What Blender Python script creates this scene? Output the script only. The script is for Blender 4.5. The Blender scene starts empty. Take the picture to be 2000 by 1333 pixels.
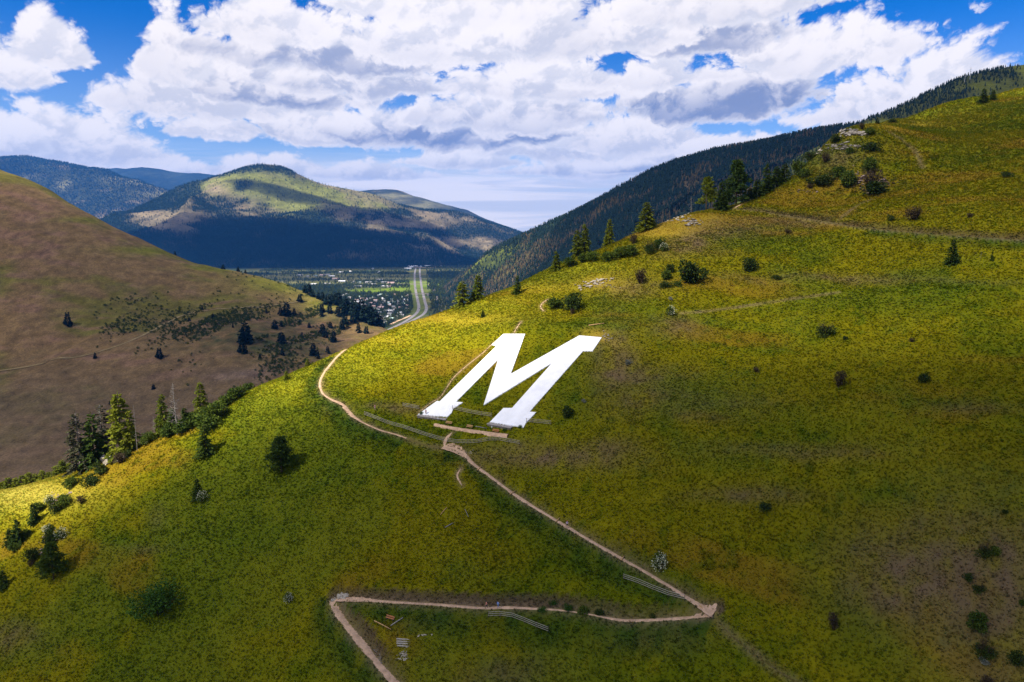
import bpy, bmesh, math, random
import numpy as np
from mathutils import Vector, Matrix

SCENE = bpy.context.scene
COL = SCENE.collection

# ---------------------------------------------------------------- node helpers
class Nodes:
    """Small helper that chains shader nodes; sockets or plain numbers are accepted everywhere."""
    def __init__(self, tree):
        self.t = tree
    def new(self, kind, **props):
        n = self.t.nodes.new(kind)
        for k, v in props.items():
            setattr(n, k, v)
        return n
    def put(self, sock, v):
        if isinstance(v, bpy.types.NodeSocket):
            self.t.links.new(v, sock)
        elif v is not None:
            sock.default_value = v
    def m(self, op, a, b=None, c=None, clamp=False):
        n = self.new('ShaderNodeMath', operation=op, use_clamp=clamp)
        for s, v in zip(n.inputs, (a, b, c)):
            self.put(s, v)
        return n.outputs[0]
    def v(self, op, a, b=None, out=0):
        n = self.new('ShaderNodeVectorMath', operation=op)
        for s, x in zip(n.inputs, (a, b)):
            self.put(s, x)
        return n.outputs[out]
    def smooth(self, x, lo, hi):
        n = self.new('ShaderNodeMapRange', interpolation_type='SMOOTHSTEP')
        for s, v in zip(n.inputs, (x, lo, hi, 0.0, 1.0)):
            self.put(s, v)
        return n.outputs[0]
    def range(self, x, lo, hi, a, b):
        n = self.new('ShaderNodeMapRange')
        for s, v in zip(n.inputs, (x, lo, hi, a, b)):
            self.put(s, v)
        return n.outputs[0]
    def mix(self, f, a, b, blend='MIX'):
        n = self.new('ShaderNodeMix', data_type='RGBA', blend_type=blend)
        self.put(n.inputs[0], f)
        self.put(n.inputs[6], a if isinstance(a, bpy.types.NodeSocket) else (*a, 1))
        self.put(n.inputs[7], b if isinstance(b, bpy.types.NodeSocket) else (*b, 1))
        return n.outputs[2]
    def noise(self, vec, scale, detail=4.0, rough=0.55, distortion=0.0, dims='3D'):
        n = self.new('ShaderNodeTexNoise', noise_dimensions=dims)
        self.put(n.inputs['Vector'], vec); n.inputs['Scale'].default_value = scale
        n.inputs['Detail'].default_value = detail; n.inputs['Roughness'].default_value = rough
        n.inputs['Distortion'].default_value = distortion
        return n.outputs[0]
    def xyz(self, x, y, z):
        n = self.new('ShaderNodeCombineXYZ')
        for s, v in zip(n.inputs, (x, y, z)):
            self.put(s, v)
        return n.outputs[0]

# ---------------------------------------------------------------- camera
cam = bpy.data.cameras.new('camera')
cam.sensor_width = 36.0
cam.lens = 36.0 * 1351.0 / 2000.0
cam.clip_start, cam.clip_end = 1.0, 120000.0
cam_obj = bpy.data.objects.new('camera', cam)
cam_obj.location = (0, 0, 240.0)
cam_obj.rotation_euler = (math.pi / 2 - math.atan(216.5 / 1351.0), 0, 0)
COL.objects.link(cam_obj)
SCENE.camera = cam_obj

# ---------------------------------------------------------------- sun, sky, exposure
SUN_AZ, SUN_EL = math.radians(238), math.radians(47)      # azimuth clockwise from the viewing direction
SUN_DIR = np.array([math.sin(SUN_AZ) * math.cos(SUN_EL), math.cos(SUN_AZ) * math.cos(SUN_EL), math.sin(SUN_EL)])
sun = bpy.data.lights.new('sun', 'SUN')
sun.energy, sun.angle, sun.color = 5.0, math.radians(0.5), (1.0, 0.94, 0.84)
sun_obj = bpy.data.objects.new('sun', sun)
sun_obj.rotation_euler = Vector(SUN_DIR).to_track_quat('Z', 'Y').to_euler()
sun_obj.location = (0, 0, 900)
COL.objects.link(sun_obj)

SCENE.view_settings.view_transform = 'Standard'
SCENE.view_settings.look = 'None'
SCENE.view_settings.gamma = 1.0
SCENE.view_settings.use_curve_mapping = False
SCENE.view_settings.exposure = 1.0
SCENE.render.engine = 'CYCLES'
SCENE.cycles.max_bounces = 5
SCENE.cycles.diffuse_bounces = 2
SCENE.cycles.transparent_max_bounces = 6
SCENE.cycles.use_denoising = True
SCENE.cycles.denoiser = 'OPENIMAGEDENOISE'
SCENE.cycles.denoising_input_passes = 'RGB_ALBEDO_NORMAL'
SCENE.cycles.volume_bounces = 0

world = bpy.data.worlds.new('World')
SCENE.world = world
world.use_nodes = True

def build_sky():
    t = world.node_tree
    t.nodes.clear()
    g = Nodes(t)
    out = g.new('ShaderNodeOutputWorld')
    d = g.new('ShaderNodeTexCoord').outputs['Generated']
    sep = g.new('ShaderNodeSeparateXYZ'); g.put(sep.inputs[0], d)
    x, y, z = sep.outputs
    az = g.m('ARCTAN2', x, y)
    el = g.m('ARCSINE', g.m('MAXIMUM', z, 0.0))
    def q(dv=0.0, seed=0.0, du=0.0):
        """cloud space: bearing and height above the horizon, a little flattened"""
        return g.xyz(g.m('MULTIPLY_ADD', az, 3.1, du + seed * 3.7), g.m('MULTIPLY_ADD', el, 4.1, dv), 0.0)
    def puff(dv, du=0.0):
        p = q(dv, 2.3, du)
        n = g.noise(p, 3.1, 9.0, 0.57, 0.2, '2D')
        v = g.new('ShaderNodeTexVoronoi', feature='F1', normalize=True, voronoi_dimensions='2D')
        w = g.v('ADD', p, g.v('SCALE', g.xyz(n, n, 0.0)))
        w.node.inputs[1].links[0].from_node.inputs['Scale'].default_value = 0.22
        g.put(v.inputs['Vector'], w); v.inputs['Scale'].default_value = 5.2; v.inputs['Detail'].default_value = 4.0; v.inputs['Roughness'].default_value = 0.62
        return g.m('ADD', g.m('MULTIPLY', n, 0.55), g.m('MULTIPLY', g.m('SUBTRACT', 1.0, g.m('MULTIPLY', v.outputs['Distance'], 1.6)), 0.46))
    P = puff(0.0)
    PU = puff(0.06, -0.045)
    soft = g.noise(q(0.0, 7.7), 2.2, 3.0, 0.5, 0.0, '2D')
    N = g.m('SUBTRACT', P, 0.47)
    NW = g.m('SUBTRACT', g.m('MULTIPLY', N, 2.45), 0.15)
    lit = g.range(g.m('SUBTRACT', P, PU), -0.11, 0.10, -0.5, 0.5)        # sunlit side of each billow
    # clear sky
    sky = g.new('ShaderNodeTexSky', sky_type='NISHITA', sun_disc=False, sun_elevation=SUN_EL, sun_rotation=SUN_AZ)
    sky.altitude = 1200; sky.air_density = 1.0; sky.dust_density = 0.3; sky.ozone_density = 3.0
    hs = g.new('ShaderNodeHueSaturation'); hs.inputs['Saturation'].default_value = 1.5; hs.inputs['Value'].default_value = 0.145
    hs.inputs['Hue'].default_value = 0.518
    g.put(hs.inputs['Color'], sky.outputs[0])
    C = g.mix(g.m('MULTIPLY', g.smooth(el, 0.26, 0.04), 0.42), hs.outputs[0], (0.62, 0.80, 1.06))
    WHITE, GREY, DARK = (1.17, 1.10, 1.09), (0.84, 0.845, 0.93), (0.22, 0.29, 0.52)
    # thin low streaks towards the horizon
    s1 = g.noise(g.xyz(g.m('MULTIPLY', az, 2.2), g.m('MULTIPLY', el, 30.0), 4.4), 1.0, 5.0, 0.6, 0.4, '2D')
    low = g.smooth(el, 0.125, 0.03)
    st = g.m('MULTIPLY', g.smooth(g.m('ADD', s1, g.m('MULTIPLY', low, 0.26)), 0.42, 0.62), g.smooth(el, 0.118, 0.06))
    s2 = g.noise(g.xyz(g.m('MULTIPLY', az, 3.0), g.m('MULTIPLY', el, 46.0), 8.1), 1.0, 5.0, 0.6, 0.5, '2D')
    C = g.mix(st, C, g.mix(g.smooth(s2, 0.40, 0.60), (0.98, 0.96, 0.98), (1.36, 1.24, 1.14)))
    # cumulus, from the farthest row to the nearest: centre x, base y, half width, height (of the photograph), darkness of the base
    CLOUDS = [(320, 338, 150, 40, .10), (520, 338, 160, 46, .10), (720, 345, 130, 34, .2), (60, 305, 140, 40, .3), (1120, 338, 180, 46, .35), (1320, 312, 200, 60, .25), (1230, 332, 120, 26, .6), (930, 320, 140, 40, .2), (1450, 300, 120, 34, .2),
              (150, 300, 230, 110, .2), (-20, 290, 140, 120, .2), (420, 262, 120, 66, .1), (620, 262, 220, 80, .35), (1090, 300, 170, 84, .25), (1230, 285, 170, 86, .2), (880, 266, 270, 100, .95), (1440, 292, 120, 44, .1),
              (990, 232, 210, 118, .45), (400, 208, 215, 120, .2), (1690, 228, 165, 100, .2), (1890, 200, 240, 140, .25), (1410, 208, 250, 120, .95), (580, 188, 195, 115, .85), (1060, 176, 250, 90, .25), (700, 172, 180, 86, .5), (1250, 158, 190, 76, .2),
              (20, 150, 110, 84, .1), (110, 112, 92, 96, .08), (332, 130, 66, 128, .1), (660, 112, 280, 130, .75), (520, 62, 150, 110, .1), (900, 96, 260, 120, .2), (1610, 112, 190, 120, .12), (1340, 80, 280, 110, .75), (1130, 84, 220, 120, .25), (860, 20, 260, 110, .05), (1430, 22, 240, 110, .2)]
    k = 1351.0
    for i, (cx, by, rx, h, dark) in enumerate(CLOUDS):
        vv = (666.5 - by) / k
        yy, zz = 0.98740 + vv * 0.15825, -0.15825 + vv * 0.98740
        a0, e0 = math.atan2((cx - 1000) / k, yy), math.atan(zz / math.hypot((cx - 1000) / k, yy))
        rx, h = rx * math.cos(a0) ** 2, h * math.cos(a0)
        u = g.m('MULTIPLY', g.m('SUBTRACT', az, a0), k / rx * 0.93)
        tt = g.m('MULTIPLY', g.m('SUBTRACT', el, e0), k / h)
        dome = g.m('MULTIPLY_ADD', g.m('MULTIPLY', u, u), -1.0, 1.0)
        up = g.m('MAXIMUM', tt, 0.0)
        dn = g.m('MULTIPLY', g.m('MINIMUM', tt, 0.0), 3.2)
        D = g.m('ADD', g.m('ADD', g.m('SUBTRACT', dome, g.m('MULTIPLY', up, 1.15)), dn), NW)
        mask = g.smooth(D, -0.06, 0.30)
        hgt = g.m('ADD', g.m('ADD', tt, g.m('MULTIPLY', lit, 0.42)), g.m('MULTIPLY', g.m('SUBTRACT', soft, 0.5), 1.1))
        sh = g.m('MULTIPLY', g.smooth(hgt, 0.66, -0.25), g.smooth(D, 0.05, 0.6))
        body = g.mix(g.m('MULTIPLY', g.smooth(lit, 0.20, -0.45), 0.62), WHITE, GREY)
        col = g.mix(g.m('MULTIPLY', sh, min(1.0, .07 + dark * .88)), body, DARK)
        C = g.mix(mask, C, col)
    # the broken cover goes on outside the picture, made greyer to cut ambient light
    gen = g.m('ADD', g.noise(q(0.0, 5.0), 1.1, 6.0, 0.58, 0.0, '2D'), g.m('MULTIPLY', N, 0.3))
    outside = g.m('MAXIMUM', g.smooth(g.m('ABSOLUTE', az), 0.66, 0.80), g.smooth(el, 0.335, 0.42))
    gm = g.m('MULTIPLY', g.smooth(gen, 0.45, 0.53), outside)
    C = g.mix(gm, C, g.mix(g.smooth(g.m('ADD', gen, g.m('MULTIPLY', lit, -0.2)), 0.48, 0.66), (0.66, 0.66, 0.72), (0.36, 0.40, 0.54)))
    C = g.mix(g.smooth(z, -0.03, 0.0), (0.40, 0.42, 0.48), C)
    bg = g.new('ShaderNodeBackground'); g.put(bg.inputs[0], C); bg.inputs[1].default_value = 0.5
    g.put(out.inputs[0], bg.outputs[0])
build_sky()
world.cycles.sampling_method = 'MANUAL'
world.cycles.sample_map_resolution = 512
# ---------------------------------------------------------------- camera geometry and terrain heights
IMG_W, IMG_H, FOCAL = 2000.0, 1333.0, 1351.0
CAM_Z = 240.0                                  # metres above the valley floor
PITCH = math.atan(216.5 / FOCAL)
CP, SP = math.cos(PITCH), math.sin(PITCH)

def ray(px, py):
    u = (px - IMG_W / 2) / FOCAL
    v = (IMG_H / 2 - py) / FOCAL
    return np.array([u, CP + v * SP, -SP + v * CP])

def pt(px, py, Y):
    r = ray(px, py)
    return r * (Y / r[1]) + np.array([0, 0, CAM_Z])

def project(x, y, z):
    z = z - CAM_Z
    d = y * CP - z * SP
    v = y * SP + z * CP
    return IMG_W / 2 + FOCAL * x / d, IMG_H / 2 - FOCAL * v / d

class Surface:
    """A smooth height field z(x, y) through scattered surveyed points (thin plate spline)."""
    def __init__(self, pts, smooth=0.0):
        p = np.asarray(pts, float)
        self.c = p[:, :2].mean(0)
        self.s = np.abs(p[:, :2] - self.c).max()
        q = (p[:, :2] - self.c) / self.s
        n = len(q)
        K = self.kern(((q[:, None] - q[None]) ** 2).sum(-1)) + np.eye(n) * smooth
        Pm = np.c_[np.ones(n), q]
        A = np.zeros((n + 3, n + 3)); A[:n, :n] = K; A[:n, n:] = Pm; A[n:, :n] = Pm.T
        w = np.linalg.solve(A, np.r_[p[:, 2], 0, 0, 0])
        self.q, self.w, self.a = q, w[:n], w[n:]
    @staticmethod
    def kern(r2):
        return 0.5 * r2 * np.log(r2 + 1e-12)
    def __call__(self, x, y):
        x = np.asarray(x, float); y = np.asarray(y, float)
        sh = np.broadcast(x, y).shape
        X = (np.broadcast_to(x, sh).ravel() - self.c[0]) / self.s
        Yv = (np.broadcast_to(y, sh).ravel() - self.c[1]) / self.s
        out = np.empty(X.size)
        for i in range(0, X.size, 20000):
            a, b = X[i:i + 20000], Yv[i:i + 20000]
            r2 = (a[:, None] - self.q[:, 0]) ** 2 + (b[:, None] - self.q[:, 1]) ** 2
            out[i:i + 20000] = self.kern(r2) @ self.w + self.a[0] + self.a[1] * a + self.a[2] * b
        return out.reshape(sh)

# value noise on a lattice, summed over octaves
def _hash(ix, iy, seed):
    h = (ix.astype(np.int64) * 374761393 + iy.astype(np.int64) * 668265263 + seed * 974711) & 0x7fffffff
    h = ((h ^ (h >> 13)) * 1274126177) & 0x7fffffff
    return ((h ^ (h >> 16)) & 0xffff) / 65535.0

def vnoise(x, y, seed=0):
    x = np.asarray(x, float); y = np.asarray(y, float)
    ix, iy = np.floor(x), np.floor(y)
    fx, fy = x - ix, y - iy
    fx = fx * fx * fx * (fx * (fx * 6 - 15) + 10); fy = fy * fy * fy * (fy * (fy * 6 - 15) + 10)
    a = _hash(ix, iy, seed); b = _hash(ix + 1, iy, seed); c = _hash(ix, iy + 1, seed); d = _hash(ix + 1, iy + 1, seed)
    return (a * (1 - fx) + b * fx) * (1 - fy) + (c * (1 - fx) + d * fx) * fy

def fbm(x, y, scale, octaves=4, seed=0, gain=0.5):
    t, amp, tot = 0, 1.0, 0.0
    for o in range(octaves):
        t = t + amp * (vnoise(x / scale * 2 ** o + 17.3 * o, y / scale * 2 ** o - 9.1 * o, seed + o) - 0.5)
        tot += amp; amp *= gain
    return t / tot * 2          # about -1..1

def ridged(x, y, scale, octaves=4, seed=0):
    t, amp, tot = 0, 1.0, 0.0
    for o in range(octaves):
        n = 1 - np.abs(2 * vnoise(x / scale * 2 ** o + 5.7 * o, y / scale * 2 ** o + 3.3 * o, seed + o) - 1)
        t = t + amp * n; tot += amp; amp *= 0.5
    return t / tot

def sstep(a, b, x):
    t = np.clip((x - a) / (b - a), 0, 1)
    return t * t * (3 - 2 * t)

def survey(crest, face, back=(), extra=(), drops=((30, 20), (110, 110), (260, 240)), shift=3):
    """Survey points of one hill: its skyline, its visible face, and the far slope that falls away behind the skyline."""
    P = [pt(c[0], c[1] + shift, c[2]) for c in crest] + [pt(*c) for c in face] + [np.array(e, float) for e in extra]
    for c in crest:
        r = ray(c[0], c[1]); r = r / math.hypot(r[0], r[1])
        p = pt(*c)
        for run, fall in drops:
            P.append(p + r * run - np.array([0, 0, fall]))
    return np.array(P)

# --- the near hillside with the letter
NEAR_CREST = [(-130, 990, 243), (0, 962, 246), (80, 945, 247), (150, 925, 247), (270, 868, 245), (370, 815, 247), (500, 757, 250),
              (600, 712, 254), (680, 678, 258), (760, 640, 265), (880, 603, 277), (1000, 562, 290), (1080, 525, 298),
              (1170, 492, 304), (1240, 460, 310), (1330, 425, 318), (1430, 400, 322), (1500, 375, 332), (1560, 332, 346),
              (1610, 288, 362), (1645, 274, 374), (1700, 256, 405), (1760, 236, 425), (1850, 210, 445), (1930, 192, 465),
              (2000, 192, 470), (2150, 172, 490)]
NEAR_FACE = [(-200, 1333, 172), (0, 1333, 158), (500, 1333, 143), (1000, 1333, 130), (1500, 1333, 118), (2000, 1333, 106), (2300, 1333, 100),
             (-200, 1150, 195), (0, 1150, 186), (300, 1100, 175), (680, 1170, 150), (1390, 1200, 130), (950, 1180, 142), (1000, 970, 167),
             (870, 870, 186), (1250, 1000, 151), (1650, 900, 150), (2000, 900, 137), (2300, 900, 128), (640, 780, 218), (400, 900, 205),
             (816, 809, 200), (1023, 834, 187), (983, 652, 228), (1175, 659, 210), (990, 730, 211),
             (700, 700, 245), (850, 650, 248), (1390, 700, 197), (1700, 700, 180), (2000, 700, 166), (2300, 700, 158),
             (1100, 600, 242), (1350, 540, 243), (1700, 520, 228), (2000, 470, 212), (2300, 440, 210), (1500, 420, 292), (1750, 400, 268), (1950, 390, 248),
             (2000, 290, 300), (2000, 222, 362), (2000, 191, 425), (1800, 300, 320), (1800, 258, 365), (1800, 237, 405), (1620, 380, 308), (2300, 250, 310), (2150, 200, 360)]
NEAR_EXTRA = [(-260, 40, 95), (-60, 40, 105), (80, 40, 125), (260, 40, 205), (420, 140, 320), (560, 320, 430), (700, 500, 480), (470, 680, 240), (640, 700, 330), (800, 620, 450)]
near_surface = Surface(survey(NEAR_CREST, NEAR_FACE, extra=NEAR_EXTRA, drops=((26, 15), (75, 60), (150, 130)), shift=3), 1e-6)

# --- the bare grassy hill across the canyon
JUMBO_CREST = [(-350, 150, 1500), (-200, 228, 1350), (0, 331, 1180), (110, 376, 1150), (200, 430, 1120), (300, 478, 1100), (400, 520, 1085),
               (500, 537, 1065), (560, 555, 1050), (620, 577, 1015), (670, 600, 985), (715, 622, 950), (750, 640, 915), (785, 662, 880)]
JUMBO_FACE = [(-300, 500, 950), (-300, 740, 720), (-300, 960, 520), (0, 725, 735), (0, 930, 545), (0, 550, 905), (250, 660, 800), (250, 820, 640), (350, 600, 905),
              (480, 650, 800), (500, 740, 690), (590, 590, 960), (600, 680, 790), (680, 650, 880), (700, 690, 790), (620, 730, 715)]
JUMBO_EXTRA = [(-100, 480, 2), (-300, 380, 0), (-150, 620, 52), (-40, 640, 5), (60, 760, -10), (-20, 820, 40), (-20, 1000, -10)]
jumbo_surface = Surface(survey(JUMBO_CREST, JUMBO_FACE, extra=JUMBO_EXTRA, drops=((80, 35), (300, 190))), 1e-6)

# --- forested mountain on the right side of the canyon
RIGHT_CREST = [(850, 566, 2900), (900, 528, 2750), (950, 494, 2600), (1000, 469, 2480), (1050, 447, 2400), (1100, 424, 2320), (1150, 397, 2260), (1200, 368, 2200),
               (1250, 343, 2150), (1300, 319, 2120), (1350, 303, 2080), (1400, 290, 2050), (1470, 277, 2020), (1540, 269, 2000), (1615, 262, 1960), (1700, 258, 1900)]
RIGHT_FACE = [(870, 590, 2350), (930, 570, 2180), (960, 560, 2100), (1060, 500, 2000), (1060, 545, 1750), (1150, 470, 1850), (1200, 480, 1560),
              (1300, 400, 1760), (1400, 350, 1750), (1400, 400, 1400), (1500, 320, 1650), (1540, 350, 1350), (1250, 440, 1680)]
RIGHT_EXTRA = [(-250, 2700, -25), (-230, 2300, -25), (-120, 1900, -20), (0, 1500, -10), (150, 1200, 0), (500, 1100, 190), (900, 1250, 380)]
right_surface = Surface(survey(RIGHT_CREST, RIGHT_FACE, extra=RIGHT_EXTRA, drops=((200, 70), (700, 330))), 1e-6)

# --- upper mountain behind the near hill on the far right
UPPER_CREST = [(1560, 300, 1180), (1620, 273, 1200), (1665, 249, 1220), (1750, 212, 1260), (1800, 188, 1290), (1850, 166, 1320), (1920, 148, 1360), (2000, 130, 1400), (2150, 90, 1500), (2400, 20, 1650)]
UPPER_FACE = [(1620, 300, 1080), (1700, 280, 1050), (1800, 260, 1050), (1900, 230, 1080), (2000, 210, 1120), (2200, 180, 1200), (2400, 150, 1250)]
UPPER_EXTRA = [(450, 800, 240), (700, 800, 400), (250, 950, 190)]
upper_surface = Surface(survey(UPPER_CREST, UPPER_FACE, extra=UPPER_EXTRA, drops=((150, 80), (500, 320))), 1e-6)

# --- mountain that closes the valley
MID_CREST = [(100, 470, 5200), (215, 409, 5600), (280, 386, 5900), (350, 362, 6200), (410, 347, 6350), (460, 331, 6450), (500, 323, 6500), (545, 323, 6500), (580, 337, 6500), (620, 353, 6550), (680, 366, 6600),
             (735, 378, 6600), (780, 399, 6650), (850, 409, 6700), (900, 413, 6750), (940, 428, 6800), (985, 442, 6850), (1030, 460, 6900), (1090, 490, 6900)]
MID_FACE = [(240, 470, 4800), (300, 500, 4500), (380, 520, 4450), (480, 530, 4400), (600, 533, 4350), (720, 533, 4350), (850, 520, 4700), (950, 502, 5200), (1050, 500, 5800),
            (435, 362, 5950), (400, 400, 5600), (330, 442, 5150), (360, 395, 5950), (440, 420, 5350), (520, 380, 5900), (560, 420, 5500), (480, 470, 4900), (640, 400, 5950),
            (620, 470, 5000), (700, 440, 5450), (740, 480, 5000), (800, 440, 5900), (870, 470, 5600), (930, 465, 6000), (560, 350, 6250), (700, 400, 6150)]
MID_EXTRA = [(-2600, 3800, 60), (-1400, 4000, -30), (-600, 4050, -40), (200, 4600, -30), (900, 5600, -20)]
mid_surface = Surface(survey(MID_CREST, MID_FACE, extra=MID_EXTRA, drops=((500, 180), (1800, 800))), 1e-6)

# --- distant ranges
def range_surface(crest, foot_py, run, drops):
    face = [(px, foot_py + 0.0 * py, Y - run) for px, py, Y in crest]
    mid = [(px, py * 0.55 + foot_py * 0.45, Y - run * 0.42) for px, py, Y in crest]
    return Surface(survey(crest, face + mid, drops=drops), 1e-6)
FARLEFT_CREST = [(-400, 330, 10500), (-150, 312, 10200), (0, 305, 10000), (60, 307, 10000), (110, 312, 10000), (160, 322, 10000), (210, 330, 9900), (260, 347, 9800), (320, 368, 9700), (420, 420, 9600)]
FARBLUE_CREST = [(60, 350, 14000), (150, 334, 14000), (230, 325, 14000), (285, 326, 14000), (330, 335, 14000), (400, 341, 14000), (460, 349, 14000), (560, 370, 14000)]
FARRIGHT_CREST = [(640, 385, 10500), (700, 373, 10500), (745, 369, 10500), (790, 374, 10500), (820, 385, 10500), (850, 396, 10500), (890, 405, 10500), (930, 415, 10500), (975, 436, 10500), (1040, 466, 10500)]
GAP_CREST = [(960, 475, 16000), (1010, 457, 16000), (1040, 449, 16000), (1065, 437, 16000), (1090, 428, 16000), (1140, 415, 16000), (1250, 400, 16000)]
farleft_surface = range_surface(FARLEFT_CREST, 475, 3000, ((900, 400), (3500, 1500)))
farblue_surface = range_surface(FARBLUE_CREST, 452, 3500, ((900, 400), (3500, 1500)))
farright_surface = range_surface(FARRIGHT_CREST, 470, 3000, ((900, 400), (3500, 1500)))
gap_surface = range_surface(GAP_CREST, 462, 3000, ((900, 300), (3500, 1000)))

def axis(knots):
    """grid lines from (position, spacing) knots: the spacing changes smoothly from knot to knot"""
    v = [knots[0][0]]
    while v[-1] < knots[-1][0]:
        s = float(np.interp(v[-1], [k[0] for k in knots], [k[1] for k in knots]))
        v.append(v[-1] + s)
    return np.array(v)
# ---------------------------------------------------------------- object helpers
def tag(o, label=None, cat=None, group=None, kind=None):
    if label: o['label'] = label
    if cat: o['category'] = cat
    if group: o['group'] = group
    if kind: o['kind'] = kind
    return o

def link(name, mesh, parent=None, loc=None):
    o = bpy.data.objects.new(name, mesh)
    COL.objects.link(o)
    if parent is not None: o.parent = parent
    if loc is not None: o.location = loc
    return o

def thing(name, label, cat, loc, rz=0.0, group=None):
    o = link(name, None, loc=loc)
    o.empty_display_size = 0.5
    o.rotation_euler = (0, 0, rz)
    return tag(o, label, cat, group)

def mesh_np(name, V, F, mat=None, smooth=False):
    """mesh from arrays; F is (n, 3) or (n, 4), or a list of such arrays"""
    me = bpy.data.meshes.new(name)
    Fs = F if isinstance(F, list) else [F]
    Fs = [np.asarray(f, np.int32) for f in Fs if len(f)]
    V = np.asarray(V, np.float32)
    me.vertices.add(len(V)); me.vertices.foreach_set('co', V.ravel())
    loops = np.concatenate([f.ravel() for f in Fs])
    tot = np.concatenate([np.full(len(f), f.shape[1], np.int32) for f in Fs])
    me.loops.add(len(loops)); me.loops.foreach_set('vertex_index', loops)
    me.polygons.add(len(tot))
    me.polygons.foreach_set('loop_start', np.concatenate([[0], np.cumsum(tot)[:-1]]).astype(np.int32))
    me.polygons.foreach_set('loop_total', tot)
    if smooth: me.polygons.foreach_set('use_smooth', np.ones(len(tot), bool))
    me.update(); me.validate()
    if mat: me.materials.append(mat)
    return me

def set_tint(me, C, name='tint'):
    a = me.attributes.new(name, 'FLOAT_COLOR', 'POINT')
    a.data.foreach_set('color', np.c_[C, np.ones(len(C))].astype(np.float32).ravel())

def grid_mesh(name, xs, ys, Z, mat):
    nx, ny = len(xs), len(ys)
    X, Y = np.meshgrid(xs, ys)
    V = np.c_[X.ravel(), Y.ravel(), np.maximum(Z, -20.0).ravel()]
    i = np.arange(nx * ny).reshape(ny, nx)
    F = np.c_[i[:-1, :-1].ravel(), i[:-1, 1:].ravel(), i[1:, 1:].ravel(), i[1:, :-1].ravel()]
    return mesh_np(name, V, F, mat, True)

class Shape:
    """collects boxes, tubes and loose faces into one mesh"""
    def __init__(self):
        self.V, self.F = [], []
    def add(self, V, F):
        n = len(self.V)
        self.V += [tuple(v) for v in V]
        self.F += [tuple(i + n for i in f) for f in F]
        return self
    def box(self, c, s, rz=0.0, taper=1.0):
        V = []
        for k, (sx, sy, sz) in enumerate([(-1, -1, -1), (1, -1, -1), (1, 1, -1), (-1, 1, -1), (-1, -1, 1), (1, -1, 1), (1, 1, 1), (-1, 1, 1)]):
            t = taper if sz > 0 else 1.0
            x, y = sx * s[0] / 2 * t, sy * s[1] / 2 * t
            V.append((c[0] + x * math.cos(rz) - y * math.sin(rz), c[1] + x * math.sin(rz) + y * math.cos(rz), c[2] + sz * s[2] / 2))
        return self.add(V, [(0, 3, 2, 1), (4, 5, 6, 7), (0, 1, 5, 4), (1, 2, 6, 5), (2, 3, 7, 6), (3, 0, 4, 7)])
    def tube(self, pts, radii, n=7):
        pts = [Vector(p) for p in pts]
        rings = []
        for i, p in enumerate(pts):
            d = (pts[min(i + 1, len(pts) - 1)] - pts[max(i - 1, 0)]).normalized()
            a = d.orthogonal().normalized(); b = d.cross(a)
            rings.append([p + (a * math.cos(2 * math.pi * k / n) + b * math.sin(2 * math.pi * k / n)) * radii[i] for k in range(n)])
        V = [v for r in rings for v in r]
        F = [(i * n + k, i * n + (k + 1) % n, (i + 1) * n + (k + 1) % n, (i + 1) * n + k) for i in range(len(pts) - 1) for k in range(n)]
        F += [tuple(range(n - 1, -1, -1)), tuple((len(pts) - 1) * n + k for k in range(n))]
        return self.add(V, F)
    def mesh(self, name, mat, smooth=False):
        me = bpy.data.meshes.new(name)
        me.from_pydata(self.V, [], self.F)
        if smooth: me.polygons.foreach_set('use_smooth', np.ones(len(me.polygons), bool))
        me.materials.append(mat); me.update()
        return me

# ---------------------------------------------------------------- materials
def material(name):
    m = bpy.data.materials.new(name); m.use_nodes = True
    m.node_tree.nodes.clear()
    g = Nodes(m.node_tree)
    out = g.new('ShaderNodeOutputMaterial')
    return m, g, out

def surface(g, out, color, rough=0.9, spec=0.2, bump=None, strength=0.4, dist=0.1, translucent=0.0):
    p = g.new('ShaderNodeBsdfPrincipled')
    g.put(p.inputs['Base Color'], color if isinstance(color, bpy.types.NodeSocket) else (*color, 1))
    g.put(p.inputs['Roughness'], rough); p.inputs['Specular IOR Level'].default_value = spec
    if bump is not None:
        b = g.new('ShaderNodeBump'); b.inputs['Strength'].default_value = strength; b.inputs['Distance'].default_value = dist
        g.put(b.inputs['Height'], bump); g.put(p.inputs['Normal'], b.outputs[0])
    s = p.outputs[0]
    if translucent:
        tr = g.new('ShaderNodeBsdfTranslucent'); g.put(tr.inputs[0], color if isinstance(color, bpy.types.NodeSocket) else (*color, 1))
        mx = g.new('ShaderNodeMixShader'); mx.inputs[0].default_value = translucent
        g.put(mx.inputs[1], s); g.put(mx.inputs[2], tr.outputs[0]); s = mx.outputs[0]
    g.put(out.inputs[0], s)

def where(g):
    return g.new('ShaderNodeNewGeometry').outputs['Position']

def ground_material(name, s1, s2, amount=0.5, bump=0.5, dist=0.3, stretch=(1, 1, 1)):
    """ground cover: the surveyed plant and soil colour 'tint', broken up by two sizes of noise"""
    m, g, out = material(name)
    at = g.new('ShaderNodeAttribute', attribute_name='tint')
    p = g.v('MULTIPLY', where(g), stretch)
    n1, n2 = g.noise(p, s1, 5.0, 0.65), g.noise(p, s2, 6.0, 0.7)
    f = g.m('MULTIPLY', g.range(n1, 0.3, 0.7, 1 - amount, 1 + amount), g.range(n2, 0.3, 0.7, 1 - amount, 1 + amount))
    c = g.v('SCALE', at.outputs['Color']); c.node.inputs['Scale'].default_value = 1
    g.put(c.node.inputs['Scale'], f)
    surface(g, out, c, 1.0, 0.05, n2, bump, dist)
    return m

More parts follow.
